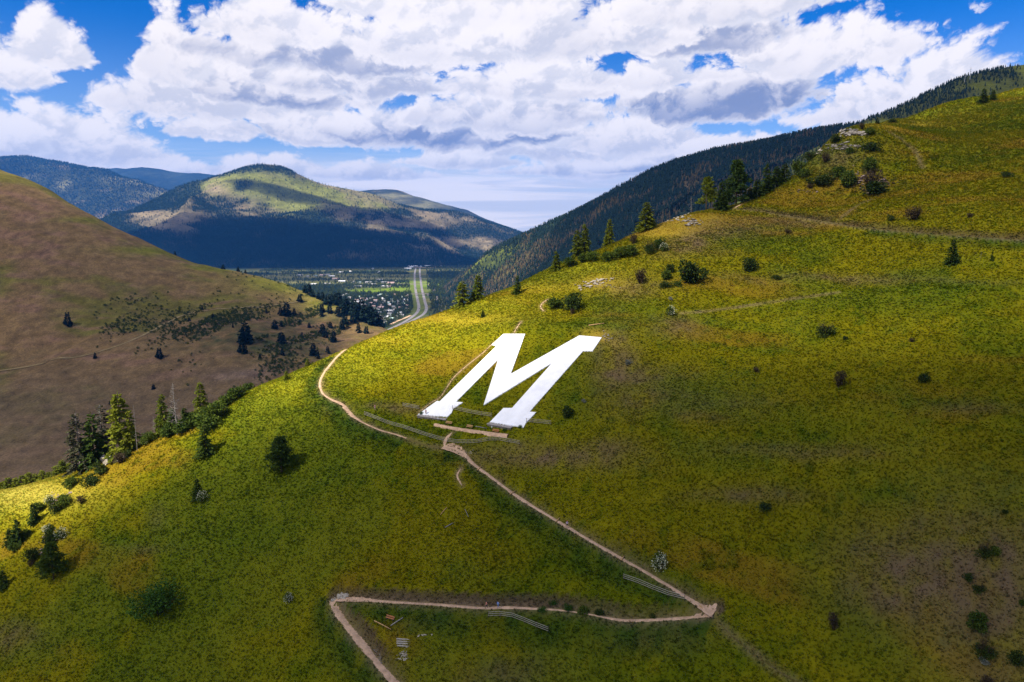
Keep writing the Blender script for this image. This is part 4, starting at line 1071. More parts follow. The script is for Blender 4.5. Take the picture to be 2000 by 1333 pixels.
BUSHES = [
 (100, 1062, 34, 1.1, 'dark0', 'dark green bush right above the mauve scree at left'), (68, 1092, 32, 1.1, 'dark1', 'dark bush left of the mauve scree'),
 (120, 1052, 30, 1.0, 'flower0', 'pale blossoming bush on the right above the mauve scree'), (94, 1042, 24, 1.1, 'flower1', 'low blossoming bush on the left above the mauve scree'),
 (178, 948, 30, 1.2, 'dark2', 'dark bush at the foot of the left conifers beside pale rocks'), (160, 984, 25, 1.0, 'bare0', 'brown twiggy bush on the grass under the left tree line'),
 (198, 926, 30, 1.1, 'dark0', 'dark bush hugging the foot of the tall pale rock'), (236, 905, 34, 1.0, 'bare1', 'brown twiggy bush right beside the tall pale rock'), (250, 893, 20, 1.2, 'dark1', 'small dark bush below the bare snag'),
 (130, 985, 32, 1.1, 'bush0', 'green bush on the rocky line beside the lit field'), (112, 1000, 30, .9, 'dark2', 'dark upright bush on the rocky line beside the lit field'), (98, 985, 26, 1.0, 'flower0', 'blossoming bush at the upper rocky line beside the lit field'),
 (76, 1000, 26, 1.1, 'bush1', 'green bush left of the upper mauve scree'), (60, 1106, 20, 1.0, 'bare0', 'small brown bush left below the mauve scree'), (92, 1120, 30, 1.0, 'dark1', 'dark bush beside the spreading pine below the scree'),
 (308, 1198, 66, 1.22, 'lush', 'large lush dark green bramble patch on the lower left slope'), (565, 1176, 22, 1.0, 'flower1', 'small white flowering shrub left of the trail corner'), (396, 980, 24, .9, 'flower0', 'white flowering shrub at the foot of the slender small fir'),
 (1290, 1114, 40, .9, 'flower1', 'round white flowering shrub just above the diagonal trail'), (1351, 552, 44, 1.05, 'dark0', 'largest dark round bush on the slope above the letter'), (1311, 532, 18, 1.0, 'dark1', 'small dark bush up left of the largest round bush'),
 (1301, 546, 20, 1.1, 'bush2', 'green bush left of the largest round bush'), (1300, 562, 14, 1.3, 'dark2', 'low dark bush below left of the largest round bush'), (1322, 560, 14, 1.2, 'bush0', 'low green bush touching the largest round bush'),
 (1461, 530, 28, 1.05, 'dark1', 'compact dark bush alone right of the largest round bush'), (1116, 606, 38, 1.0, 'dark2', 'dark rounded bush of the pair above the letter'), (1082, 603, 22, 1.4, 'bush1', 'lower green bush of the pair above the letter'), (1118, 614, 14, .8, 'bare0', 'small brown twigs under the rounded bush above the letter'),
 (1250, 553, 34, .8, 'bare1', 'upright brown bare bush right of the grey rock pile'), (1268, 495, 30, .9, 'mixed0', 'brown stemmed bush with green base near the crest'), (1288, 486, 22, 1.1, 'bush2', 'green bush up on the crest by the brown stemmed bush'), (1298, 490, 16, 1.2, 'flower0', 'pale flowering bush at the crest beside a green bush'),
 (1236, 476, 20, .9, 'bare0', 'small reddish bare bush on the skyline'), (1190, 508, 20, 1.4, 'bush0', 'yellow green shrub, lowest of the crest shrub row'), (1212, 504, 22, 1.4, 'bush1', 'yellow green shrub in the middle of the crest shrub row'), (1232, 500, 24, 1.3, 'bush2', 'dark tipped shrub at the upper end of the crest shrub row'),
 (1160, 508, 20, 1.4, 'bush0', 'shrub under the narrow spire shaped conifer'), (1140, 512, 18, 1.5, 'bush2', 'shrub under the close pair of conifers'), (1112, 522, 20, 1.3, 'bush1', 'bright shrub between the small conifer and the close pair'), (1310, 616, 19, 1.0, 'flower1', 'round pale flowering bush on the slope right of the grey rock pile'),
 (1612, 656, 32, 1.05, 'mixed1', 'brown topped bush in the middle of the right slope'), (1638, 754, 36, .8, 'bare0', 'dark brown upright bush below the brown topped bush'), (1803, 746, 20, 1.2, 'dark0', 'low dark bush far right of the letter on the open slope'), (1476, 727, 14, 1.0, 'bare1', 'tiny brown bush between the letter and the brown upright bush'),
 (1495, 993, 15, 2.0, 'dark1', 'flat wide dark bush on the open slope above the trail corner'), (1108, 815, 27, .85, 'dark0', 'dark round bush right beside the letter'), (1785, 430, 30, 1.15, 'bare1', 'dark brown round bush above the old road'), (1966, 346, 12, 1.5, 'dark2', 'small dark bush high on the right slope'), (1740, 432, 14, .9, 'dark0', 'small green bush left of the brown round bush over the road'),
 (1893, 425, 10, 1.4, 'bare0', 'tiny brown bush right of the brown round bush over the road'),
 (1923, 1088, 48, .75, 'mixed0', 'tall twiggy bush with sprouting top at the lower right'), (1946, 1082, 26, 1.0, 'bush0', 'green bush right beside the tall twiggy bush'), (1890, 1134, 22, 1.0, 'dark2', 'small dark bush below the tall twiggy bush'), (1911, 1156, 30, 1.0, 'mixed1', 'brownish dark bush between the small bush and the wide green bush'),
 (1908, 1226, 44, 1.15, 'bush1', 'wide green bush in the line of bushes at the lower right'), (1924, 1282, 52, .95, 'mixed0', 'dark twiggy bush under the wide green bush'), (1920, 1294, 16, 1.8, 'sage', 'silver grey sage mat under the dark twiggy bush'), (1930, 1345, 44, .9, 'bare1', 'brown bush cut by the bottom edge at the right'),
 (1628, 1230, 44, .55, 'bare0', 'upright brown bare bush right of the trail corner'), (1996, 1182, 18, 1.0, 'bush2', 'small green bush at the right edge of the slope'), (1988, 1296, 40, .9, 'dark1', 'dark bush in the lower right corner'), (1962, 1002, 12, 1.2, 'dark0', 'tiny dark bush near the right edge above the twiggy bush'),
 (1655, 366, 36, .95, 'bush2', 'tall green bush on the face of the rocky knob'), (1604, 362, 22, 1.9, 'dark0', 'low spreading bush on the left face of the rocky knob'), (1632, 346, 24, 1.4, 'bush0', 'green thicket bush in the middle of the rocky knob face'), (1698, 374, 46, .9, 'bare0', 'brown bare bush on the scree of the rocky knob'),
 (1714, 378, 26, 1.7, 'dark1', 'wide dark bush on the scree of the rocky knob'), (1698, 336, 28, 1.0, 'bush1', 'green bush above the scree of the rocky knob'), (1702, 296, 20, 1.3, 'dark2', 'dark bush on the right shoulder of the rocky knob'), (1656, 300, 14, 1.3, 'bush0', 'small bush under the rocks of the knob top'), (1612, 318, 24, .8, 'bare1', 'reddish bare bush on the left of the knob face'),
 (1698, 264, 14, 1.5, 'bush1', 'bush on top right of the rocky knob'), (1632, 278, 15, 1.5, 'dark0', 'dark bush on the upper left edge of the knob'), (1560, 326, 22, 1.3, 'bush2', 'bush where the path reaches the rocky knob'), (1585, 306, 16, 1.5, 'dark1', 'dark bush half way up the left edge of the knob'), (1572, 346, 16, 1.4, 'bush1', 'low bush under the path at the knob'), (1582, 368, 10, 1.6, 'bare1', 'tiny bush below the spreading bush of the knob'),
 (1742, 241, 9, 1.8, 'dark0', 'low dark bush on the skyline right of the knob'), (1684, 253, 14, .9, 'bare0', 'brown bush on the skyline over the knob'), (1560, 343, 14, 1.2, 'dark2', 'dark bush at the lower end of the knob edge'),
 (1538, 457, 12, 1.2, 'bare1', 'round brown bush below the old road'), (1516, 545, 9, 1.8, 'dark2', 'tiny dark bush on grass right of the compact dark bush'), (1650, 664, 9, 1.0, 'dark0', 'tiny dark bush right of the brown topped bush'), (1781, 668, 10, 1.3, 'bare0', 'tiny brown bush on the open right slope'),
 (1227, 712, 12, 1.2, 'sage', 'small grey sage bush right of the letter'), (1140, 786, 9, 1.2, 'sage', 'tiny grey sage bush above the dark round bush'), (1310, 586, 8, 1.4, 'sage', 'tiny grey sage bush over the pale flowering bush'), (1006, 575, 7, 1.8, 'bush0', 'tiny bush at the foot of the lone small crest conifer'),
 (405, 836, 34, 1.3, 'bush0', 'bright green thicket shrub at the lower end of the left tree line'), (424, 818, 36, 1.2, 'bush1', 'dense dark green thicket shrub in the left tree line'), (440, 794, 26, 1.1, 'bush2', 'green thicket shrub in the middle of the left tree line'), (455, 784, 28, .9, 'bush1', 'pointed green thicket shrub toward the upper left tree line'),
 (470, 775, 24, 1.1, 'bush2', 'dark green thicket shrub near the upper end of the left tree line'), (488, 762, 18, 1.1, 'bush0', 'last green shrub at the upper end of the left tree line'), (380, 828, 30, 1.3, 'bush0', 'dark green thicket shrub beside the bright conifer'), (284, 868, 12, 1.6, 'flower1', 'tiny blossoming bush right of the bare snag'),
 (1060, 1192, 9, 2.6, 'lush', 'low green clump on the lower edge of the traverse trail'), (1275, 1206, 12, 1.3, 'dark2', 'small dark round bush on the traverse trail near its right corner'), (1110, 1190, 15, 1.9, 'lush', 'green clump hiding the middle of the traverse trail'), (1140, 1196, 17, 2.1, 'bush1', 'leafy clump where the traverse trail disappears'), (1168, 1200, 15, 2.0, 'dark1', 'dark clump right of the hidden part of the traverse trail'), (1082, 1180, 13, 1.8, 'lush', 'green clump above the middle of the traverse trail'),
 (986, 838 + 4, 6, 1.4, 'lush', 'small green weed clump by the right foot wall of the letter'), (1016, 836, 7, 1.0, 'lush', 'green weed clump at the right end of the right foot of the letter'), (823, 810, 8, .9, 'lush', 'small green weed clump at the left end of the left foot of the letter'),

 (292, 864, 22, 1.4, 'bush1', 'bright low shrub right of the tallest bright conifer and its snag'), (330, 852, 26, 1.4, 'bush2', 'bright shrub at the foot of the second bright conifer'), (356, 842, 30, 1.2, 'bush0', 'bright shrub under the tall bare grey tree'),
 (372, 832, 24, 1.4, 'bush1', 'bright low shrub in front of the thicket beside the bare grey tree'), (410, 826, 40, 1.1, 'bush2', 'tall bright shrub in the middle of the thicket of the left tree line'), (222, 902, 18, 1.5, 'bush0', 'bright low shrub between the pale rock and the brown twiggy bush'),
 (140, 950, 24, 1.4, 'bush1', 'bright shrub left under the grey green half dead conifer'), (30, 1075, 22, 1.5, 'bush2', 'bright low shrub in front of the dark fir at the field edge'), (48, 1050, 24, 1.3, 'bush0', 'bright shrub right of the dark fir at the field edge'),
]
for row, (name, cat) in ((TREES, ('conifer', 'tree')), (BUSHES, ('shrub', 'shrub'))):
    p = np.array([r[:2] for r in row], float)
    H = near.hit(p[:, 0], p[:, 1])
    for r, h in zip(row, H):
        px, py, hp, wide, key, label = r
        height = hp * h[1] / FOCAL * (1.14 if cat == 'tree' and 120 < px < 420 and py < 925 else .86 if cat == 'shrub' and (px < 260 or px > 1850 and py > 1000) else .78 if cat == 'shrub' and 1050 < px < 1290 and 1175 < py < 1210 else 1.05)
        nm = {'snag': 'dead_tree', 'dead': 'dead_tree'}.get(key, 'pine_tree' if key.startswith('pine') else 'fir_tree') if cat == 'tree' else 'shrub'
        grp = 'conifers on the near slope' if cat == 'tree' else 'shrubs on the near slope'
        plant(key, nm, label, cat, h[0], h[1], h[2] - (.12 if cat == 'shrub' else .1), height, wide, (px * 7.31) % 6.28, grp)

# young trees on the far side of the lit field, just over its edge
for k, (px, py, hp) in enumerate([(6, 960, 20), (18, 958, 26), (32, 955, 22), (44, 952, 24), (58, 950, 28), (70, 947, 22), (84, 944, 26), (96, 941, 20), (110, 938, 28), (124, 932, 34), (136, 930, 26)]):
    r = ray(px, py); y = 251.0; x = r[0] / r[1] * y
    z = float(near.z(x, y))
    top = CAM_Z + ray(px, py - hp)[2] / ray(px, py - hp)[1] * y
    plant('bright%d' % (k % 3), 'fir_tree', 'young bright conifer in the row behind the lit field at left', 'tree', x, y, z, max(2.5, top - z), 1.0, k * 1.7, 'young conifers behind the lit field')

# ---------------------------------------------------------------- trees on the hill across the canyon: simpler meshes, still trunk and crown
def simple_conifer(name, h, w, mat, seed, tiers=7, sides=7):
    rng = np.random.default_rng(seed); V, F = [], []
    for t in range(tiers):
        f = t / tiers
        z0, z1 = h * (.1 + .82 * f), h * (.1 + .82 * f) + h * .3 * (1 - .5 * f)
        R = w / 2 * (1 - f) ** .8 + .05 * w
        n = len(V); V.append((rng.normal(0, .02) * w, rng.normal(0, .02) * w, min(z1, h)))
        for k in range(sides):
            a = 6.283 * (k + rng.random() * .6) / sides; r = R * rng.uniform(.6, 1.2)
            V.append((math.cos(a) * r, math.sin(a) * r, z0 + rng.uniform(-.05, .03) * h))
        F += [(n, n + 1 + k, n + 1 + (k + 1) % sides) for k in range(sides) if rng.random() > .12]
    return mesh_np(name, V, np.array(F), mat)
def simple_trunk(name, h, r, mat):
    s = Shape(); s.tube([(0, 0, -.05 * h), (0, 0, h * .9)], [r, r * .2], 5); return s.mesh(name, mat)
FAR_TRUNK = simple_trunk('trunk', 10, .2, MAT['bark'])
FAR_CROWN = [conifer_crown('crown', 10, 5.2, MAT['far_needles'], 400 + k, .05, .42, .75, .15, .1, 1.9) for k in range(3)]
def far_tree(x, y, z, h, k, label, group, wide=1.0, crown=None):
    root = thing('pine_tree', label, 'tree', (x, y, z), k * 2.1, group)
    root.scale = (h / 10 * wide, h / 10 * wide, h / 10)
    link('trunk', FAR_TRUNK, root); link('crown', crown or FAR_CROWN[k % 3], root)
JUMBO_TREES = [  # pixel foot, height in pixels
 (133, 636, 28), (480, 668, 40), (474, 664, 22), (485, 670, 30), (560, 616, 27), (548, 616, 16), (575, 615, 14), (537, 642, 18), (549, 638, 10), (473, 690, 26), (480, 690, 18), (630, 652, 20), (636, 660, 18), (652, 668, 24), (645, 640, 12),
 (312, 700, 22), (186, 700, 12), (550, 670, 22), (547, 662, 12), (612, 694, 26), (620, 700, 18), (586, 590, 16), (596, 572, 16), (604, 576, 22), (611, 580, 14), (622, 584, 14), (630, 588, 18), (641, 596, 22), (655, 596, 24), (662, 598, 28), (668, 604, 20), (676, 612, 30), (684, 612, 22),
 (692, 618, 34), (699, 622, 28), (706, 622, 36), (712, 628, 34), (718, 628, 30), (724, 632, 36), (730, 636, 34), (736, 636, 28), (742, 638, 24), (690, 630, 22), (672, 628, 16), (660, 616, 18), (676, 634, 18), (668, 642, 20), (628, 618, 12), (645, 612, 18), (629, 610, 20), (700, 650, 20), (716, 652, 16), (648, 575 + 14, 18),
 (340, 470 + 3, 8), (435, 507, 10), (464, 512, 10), (478, 515, 8), (370, 628, 8), (416, 622, 10), (395, 566 + 40, 8), (552, 694, 16), (656, 702, 14), (640, 690, 14), (590, 660, 12), (604, 640, 10), (520, 612, 8), (586, 634, 10), (300, 760, 10), (215, 790, 8), (508, 700, 10), (455, 640, 8), (675, 600, 20)]
P = np.array(JUMBO_TREES, float)
H = jumbo.hit(P[:, 0], P[:, 1])
for k, (row, h) in enumerate(zip(JUMBO_TREES, H)):
    px, py, hp = row
    zone = ('lone dark pine at the far left of the grassy hill above the dirt road' if px < 150 else
            'dark pine among the others on the hill nose above the valley town' if px > 650 and py < 645 else
            'small dark pine on the skyline of the grassy hill' if py < 520 else
            'dark pine on the grassy hill above its dirt road' if py < 600 else
            'lone small pine on the open brown face of the grassy hill below its road' if px < 340 else
            'tallest dark pine in the scrubby gully of the grassy hill' if hp >= 40 else
            'dark pine close beside the tallest one in the scrubby gully' if 465 < px < 490 else
            'dark pine right under the dirt road where it bends round the hill' if py < 645 and px < 600 else
            'dark pine at the valley end of the hill nose below its crest' if px > 655 else
            'dark pine on the steep scrubby side below the dirt road of the grassy hill')
    far_tree(h[0], h[1], h[2], hp * h[1] / FOCAL, k, zone, 'pines on the grassy hill', .9 + .5 * ((k * 37) % 10) / 10)

# ---------------------------------------------------------------- masses: one object each, real small meshes on points
def scatter(name, pts, scale, rz, source, tint=None, flat=None):
    """one object of kind stuff that sets a copy of SOURCE on every point"""
    me = bpy.data.meshes.new(name)
    me.vertices.add(len(pts)); me.vertices.foreach_set('co', np.asarray(pts, np.float32).ravel())
    a = me.attributes.new('size', 'FLOAT', 'POINT'); a.data.foreach_set('value', np.asarray(scale, np.float32))
    a = me.attributes.new('turn', 'FLOAT_VECTOR', 'POINT'); a.data.foreach_set('vector', np.c_[np.zeros((len(pts), 2)), rz].astype(np.float32).ravel())
    if tint is not None: set_tint(me, tint)
    o = link(name, me)
    ng = bpy.data.node_groups.new(name, 'GeometryNodeTree')
    ng.interface.new_socket('Geometry', in_out='INPUT', socket_type='NodeSocketGeometry')
    ng.interface.new_socket('Geometry', in_out='OUTPUT', socket_type='NodeSocketGeometry')
    N = ng.nodes; K = ng.links
    gi, go = N.new('NodeGroupInput'), N.new('NodeGroupOutput')
    ip = N.new('GeometryNodeInstanceOnPoints'); oi = N.new('GeometryNodeObjectInfo')
    oi.inputs['Object'].default_value = source
    s = N.new('GeometryNodeInputNamedAttribute'); s.data_type = 'FLOAT'; s.inputs['Name'].default_value = 'size'
    t = N.new('GeometryNodeInputNamedAttribute'); t.data_type = 'FLOAT_VECTOR'; t.inputs['Name'].default_value = 'turn'
    e = N.new('FunctionNodeEulerToRotation')
    K.new(gi.outputs[0], ip.inputs['Points']); K.new(oi.outputs['Geometry'], ip.inputs['Instance'])
    K.new(s.outputs['Attribute'], ip.inputs['Scale']); K.new(t.outputs['Attribute'], e.inputs[0]); K.new(e.outputs[0], ip.inputs['Rotation'])
    K.new(ip.outputs[0], go.inputs[0])
    md = o.modifiers.new('scatter', 'NODES'); md.node_group = ng
    return tag(o, kind='stuff')
def source(name, mesh):
    return bpy.data.objects.new(name, mesh)          # never linked: only its copies are drawn

def in_frame(x, y, z, mx=160, my=120):
    px, py = project(x, y, z)
    return (px > -mx) & (px < 2000 + mx) & (py > -my) & (py < 1333 + my)

# grass, leafy herbs and flower heads on the near hillside
def tuft_mesh(name, n, h, spread, wid, seed, mat, lean=.5, leafy=False):
    rng = np.random.default_rng(seed); V, F = [], []
    for k in range(n):
        a = rng.random() * 6.283; b = np.array([math.cos(a), math.sin(a), 0]) * spread * rng.random() ** .5
        d = np.array([math.cos(a), math.sin(a), 0]) * lean * rng.uniform(.3, 1.2) + rng.normal(0, .15, 3) * (1, 1, 0)
        L = h * rng.uniform(.6, 1.15); w = np.array([-math.sin(a), math.cos(a), 0]) * wid * rng.uniform(.7, 1.3)
        m = b + d * L * .4 + (0, 0, L * .62); t = b + d * L * 1.05 + (0, 0, L * (.75 if leafy else .98)); i = len(V)
        V += [b - w * .6 + (0, 0, -.06), b + w * .6 + (0, 0, -.06), m + w, m - w, t]
        F += [(i, i + 1, i + 2), (i, i + 2, i + 3), (i + 3, i + 2, i + 4)]
    return mesh_np(name, V, np.array(F), mat)
N_TRY = 3300000
gx = RNG.uniform(-330, 560, N_TRY); gy = RNG.uniform(75, 520, N_TRY)
dist = np.hypot(gx, gy)
keepg = RNG.random(N_TRY) < np.clip((150 / dist) ** 1.3, 0, 1)
gx, gy, dist = gx[keepg], gy[keepg], dist[keepg]
gz = near.z(gx, gy)
m = in_frame(gx, gy, gz, 460, 260)
nx_, ny_ = near.z(gx + .8, gy) - near.z(gx - .8, gy), near.z(gx, gy + .8) - near.z(gx, gy - .8)
facing = (-nx_ / 1.6 * -gx - ny_ / 1.6 * -gy + (CAM_Z - gz)) > -6
m &= facing
tr = near.lookup(TR_D, gx, gy); tw = near.lookup(TR_W, gx, gy)
def inside_poly(x, y, poly):
    c = np.zeros(x.shape, bool)
    j = len(poly) - 1
    for i in range(len(poly)):
        xi, yi, xj, yj = poly[i][0], poly[i][1], poly[j][0], poly[j][1]
        c ^= ((yi > y) != (yj > y)) & (x < (xj - xi) * (y - yi) / (yj - yi + 1e-12) + xi)
        j = i
    return c
m &= tr > tw * .5 + .12
m &= ~inside_poly(gx, gy, LETTER[:, :2])
TERRACE = []
gx, gy, gz, dist, tr = gx[m], gy[m], gz[m], dist[m], tr[m]
gt = near.lookup(NT, gx, gy)
gpx, gpy = project(gx, gy, gz)
lush = np.clip((gt[:, 1] - gt[:, 0] - .012) / .02, 0, 1)
dry = np.clip((gt[:, 0] - gt[:, 1] - .03) / .03, 0, 1)
pick = RNG.random(len(gx))
grow = fbm(gx, gy, 3.2, 3, 41) * .5 + .5
size = .66 * (.55 + .75 * RNG.random(len(gx))) * (0.8 + .5 * grow) * (1 + .3 * lush) * (1 - .35 * dry)
vary = 1 + (RNG.random((len(gx), 1)) - .5) * .26
tg = np.clip(gt * 1.42 * vary * np.c_[1 + RNG.normal(0, .10, len(gx)), 1 + RNG.normal(0, .06, len(gx)), np.ones(len(gx))], .002, .5)
far_k = (1 + sstep(170, 420, dist) * 1.2)
kinds = [('grass', pick < .60, tuft_mesh('grass_tuft', 11, .42, .26, .030, 1, MAT['grass'], .55), 1.0, (1.0, 1.0, 1.0)),
         ('grass', (pick >= .60) & (pick < .88) & (dry < .9), tuft_mesh('leafy_herb', 10, .38, .16, .085, 2, MAT['grass'], .9, True), 1.0, (.80, .96, .9)),
         ('grass', (pick >= .88) & (pick < .97), tuft_mesh('dry_grass_tuft', 9, .55, .22, .022, 3, MAT['grass'], .35), 1.0, (1.5, 1.25, 1.6)),
         ('grass', (pick >= .97) & (dry < .5) & (lush < .8), tuft_mesh('flower_head', 6, .22, .12, .07, 4, MAT['grass'], 1.0, True), 1.1, (2.6, 2.3, 1.2))]
for nm, sel, src, k, mul in kinds:
    sel = np.nonzero(sel)[0]
    scatter(nm, np.c_[gx, gy, gz][sel], size[sel] * k * far_k[sel], RNG.random(len(sel)) * 6.283, source(src.name, src), np.clip(tg[sel] * np.array(mul), 0, .6))

# scrub on the hill across the canyon
def on_land(land, n, bounds):
    x = RNG.uniform(bounds[0], bounds[1], n); y = RNG.uniform(bounds[2], bounds[3], n)
    z = land.z(x, y); m = in_frame(x, y, z, 60, 40)
    e = 6.0
    sx, sy = (land.z(x + e, y) - land.z(x - e, y)) / (2 * e), (land.z(x, y + e) - land.z(x, y - e)) / (2 * e)
    m &= (sx * x + sy * y - (z - CAM_Z)) > -0.05 * y
    return x[m], y[m], z[m]
x, y, z = on_land(jumbo, 120000, (-900, 60, 400, 1250))
px, py = project(x, y, z)
n2 = fbm(x * 1.0 - y * .3, y * .3, 26, 3, 131)
dn = spot(px, py, 440, 650, 110, 34) * 1.0 + spot(px, py, 560, 660, 120, 40) * .75 + spot(px, py, 640, 640, 70, 40) * .6 + spot(px, py, 235, 625, 36, 26) * .6 + spot(px, py, 270, 590, 50, 14) * .35 + spot(px, py, 560, 640, 160, 70) * .15 + spot(px, py, 590, 605, 40, 14) * .5 + spot(px, py, 520, 710, 60, 30) * .5
road_y = np.interp(px, [0, 200, 335, 420, 590], [725, 686, 627, 605, 589])
sel = RNG.random(len(x)) < dn * 1.5 * np.clip(.42 + n2 * 1.8, 0, 1)
scrub = bush_crown('scrub_bush', 2.4, 1.9, MAT['dark_leaves'], 500, 60, .7, 5)
i = np.nonzero(sel)[0]
scatter('scrub', np.c_[x, y, z][i], RNG.uniform(.5, 1.6, len(i)), RNG.random(len(i)) * 6.28, source('scrub_bush', scrub))

# forests on the mountains
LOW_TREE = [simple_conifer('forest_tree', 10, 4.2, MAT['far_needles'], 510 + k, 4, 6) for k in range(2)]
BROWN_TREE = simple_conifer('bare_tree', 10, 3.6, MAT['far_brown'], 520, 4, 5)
x, y, z = on_land(right, 210000, (-520, 1700, 1000, 2950))
n1, n2 = fbm(x, y, 200, 4, 73), fbm(x, y, 50, 4, 74)
px, py = project(x, y, z)
brown = RNG.random(len(x)) < np.clip((n1 + .5 * n2) * 1.5 + .02, 0.02, .5)
thin = RNG.random(len(x)) < np.clip(.85 - spot(px, py, 950, 512, 70, 24) * .75, .05, 1)
big = RNG.uniform(7, 15, len(x)) / 10
FOREST = np.c_[x, y, z]
vis = (~brown) & thin
# the largest to the eye become single trees
score = np.where(vis, big / y * (1 + .5 * (n2 > 0)), 0)
order = np.argsort(-score)[:14000]
single = []
for k in order:
    if 1150 < px[k] < 1620 or px[k] < 1150:
        # keep those that stand clear of the near hillside
        cx = np.interp(px[k], [c[0] for c in NEAR_CREST], [c[1] for c in NEAR_CREST])
        if py[k] < cx - 6 and px[k] < 1620: single.append(k)
    if len(single) >= 170: break
single = np.array(single)
for k in single:
    far_tree(x[k], y[k], z[k], big[k] * 10, int(k) % 3, 'dark conifer in the near part of the forest on the right mountain', 'conifers on the right mountain')
vis[single] = False
half_ = RNG.random(len(x)) < .5
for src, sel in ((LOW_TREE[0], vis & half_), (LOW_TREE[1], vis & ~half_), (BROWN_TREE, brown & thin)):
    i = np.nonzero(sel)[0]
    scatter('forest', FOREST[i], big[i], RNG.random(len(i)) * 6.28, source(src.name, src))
x, y, z = on_land(upper, 60000, (330, 1900, 900, 1640))
sel = RNG.random(len(x)) < np.clip(.45 - fbm(x, y, 70, 4, 76) * 1.3, .05, .9)
i = np.nonzero(sel)[0]
scatter('forest', np.c_[x, y, z][i], RNG.uniform(.35, .8, len(i)), RNG.random(len(i)) * 6.28, source('forest_tree', LOW_TREE[0]))
x, y, z = on_land(mid, 210000, (-4300, 1400, 4000, 6800))
px, py = project(x, y, z)
tint = mid.lookup(MT, x, y)
open_ = np.clip((tint.sum(1) - .12) / .16, 0, 1)
sel = (RNG.random(len(x)) < .66 * (1 - open_ * .95)) & (z > 4)
i = np.nonzero(sel)[0]
scatter('forest', np.c_[x, y, z][i], RNG.uniform(1.0, 2.1, len(i)), RNG.random(len(i)) * 6.28, source('forest_tree', LOW_TREE[1]))
x, y, z = on_land(farleft, 70000, (-8600, -4200, 7000, 10600))
sel = RNG.random(len(x)) < .6
i = np.nonzero(sel)[0]
scatter('forest', np.c_[x, y, z][i], RNG.uniform(1.5, 2.8, len(i)), RNG.random(len(i)) * 6.28, source('forest_tree', LOW_TREE[0]))
# ---------------------------------------------------------------- the white letter and what stands round it
UP2 = PLANE[:2] / np.linalg.norm(PLANE[:2])            # uphill, horizontal
def slab(name, poly, lift, thick, mat):
    n = len(poly)
    V = [(p[0], p[1], p[2] + lift) for p in poly] + [(p[0], p[1], p[2] + lift - thick) for p in poly]
    bm = bmesh.new()
    vs = [bm.verts.new(v) for v in V]
    top = bm.faces.new(vs[:n])
    bmesh.ops.triangulate(bm, faces=[top])
    for i in range(n):
        j = (i + 1) % n
        bm.faces.new((vs[i], vs[n + i], vs[n + j], vs[j]))
    bmesh.ops.recalc_face_normals(bm, faces=bm.faces)
    me = bpy.data.meshes.new(name); bm.to_mesh(me); bm.free()
    me.materials.append(mat)
    return me
LIFT = 0.28
lp = np.array([plane_hit(a, b, LIFT) for a, b in LETTER_PX])
base = lp[22]
letter = thing('hillside_letter', 'giant whitewashed slab serif letter M laid on the grassy slope', 'letter', base)
me = slab('slab', lp - base, 0, 0.75, MAT['paint'])
link('slab', me, letter)

def foot_wall(label, pa, pb, depth, drop):
    A, B = plane_hit(*pa, LIFT), plane_hit(*pb, LIFT)
    d = np.array([-UP2[0], -UP2[1], 0])
    z0 = min(A[2], B[2]) - .12
    t = (B - A); t[2] = 0; L = np.linalg.norm(t); t /= L
    d = d - t * d.dot(t); d /= np.linalg.norm(d)
    root = thing('retaining_wall', label, 'wall', (A[0], A[1], z0))
    rz = math.atan2(t[1], t[0])
    def block(name, a, b, c0, c1, z1, z2, mat):
        V = []
        for z in (z1, z2):
            for (u, w) in ((a, c0), (b, c0), (b, c1), (a, c1)):
                p = t * u + d * w
                V.append((p[0], p[1], z))
        s = Shape(); s.add(V, [(3, 2, 1, 0), (4, 5, 6, 7), (0, 1, 5, 4), (1, 2, 6, 5), (2, 3, 7, 6), (3, 0, 4, 7)])
        link(name, s.mesh(name, mat), root)
    block('ledge', -.3, L + .1, -.6, depth, -.25, 0, MAT['concrete'])
    n = max(3, int(L / 1.6)); rng = random.Random(5)
    for k in range(n):
        a, b = -.2 + (L + .2) * k / n, -.2 + (L + .2) * (k + 1) / n
        block('panel', a + .015, b - .015, depth - .45, depth - .12 - rng.random() * .06, -drop, -.252, MAT['wall_stone'])
    return root, A, B, t, d, z0
FW1 = foot_wall('weathered concrete ledge and wall under the left foot of the letter', (820.5, 809), (874.3, 814.2), 1.35, 1.5)
FW2 = foot_wall('concrete ledge and rough wall under the right foot of the letter', (957, 824.5), (1001, 832.5), 1.25, 1.75)

def level_strip(name, px, width, mat, skirt=0.9, lift=.12):
    p = np.asarray(px, float)
    L = dense_line(near.hit(p[:, 0], p[:, 1]), .6)
    z = near.z(L[:, 0], L[:, 1]); z = np.convolve(np.pad(z, 5, 'edge'), np.ones(11) / 11, 'valid') + lift
    T = np.gradient(L[:, :2], axis=0); T /= np.linalg.norm(T, axis=1)[:, None]
    N = np.c_[T[:, 1], -T[:, 0]]                        # downhill side
    w = width * (1 + .25 * fbm(np.arange(len(L)) * .6, np.zeros(len(L)), 3, 3, 9))
    rows = [(-.5, -.02), (0, 0), (.5, 0), (.62, -skirt)]
    P = np.stack([np.c_[L[:, :2] + N * (o * w)[:, None], z + dz] for o, dz in rows], 1)
    i = np.arange(len(L) * 4).reshape(-1, 4)
    F = np.c_[i[:-1, :-1].ravel(), i[1:, :-1].ravel(), i[1:, 1:].ravel(), i[:-1, 1:].ravel()]
    tag(link(name, mesh_np(name, P.reshape(-1, 3), F, mat)), kind='structure')
    return L, z
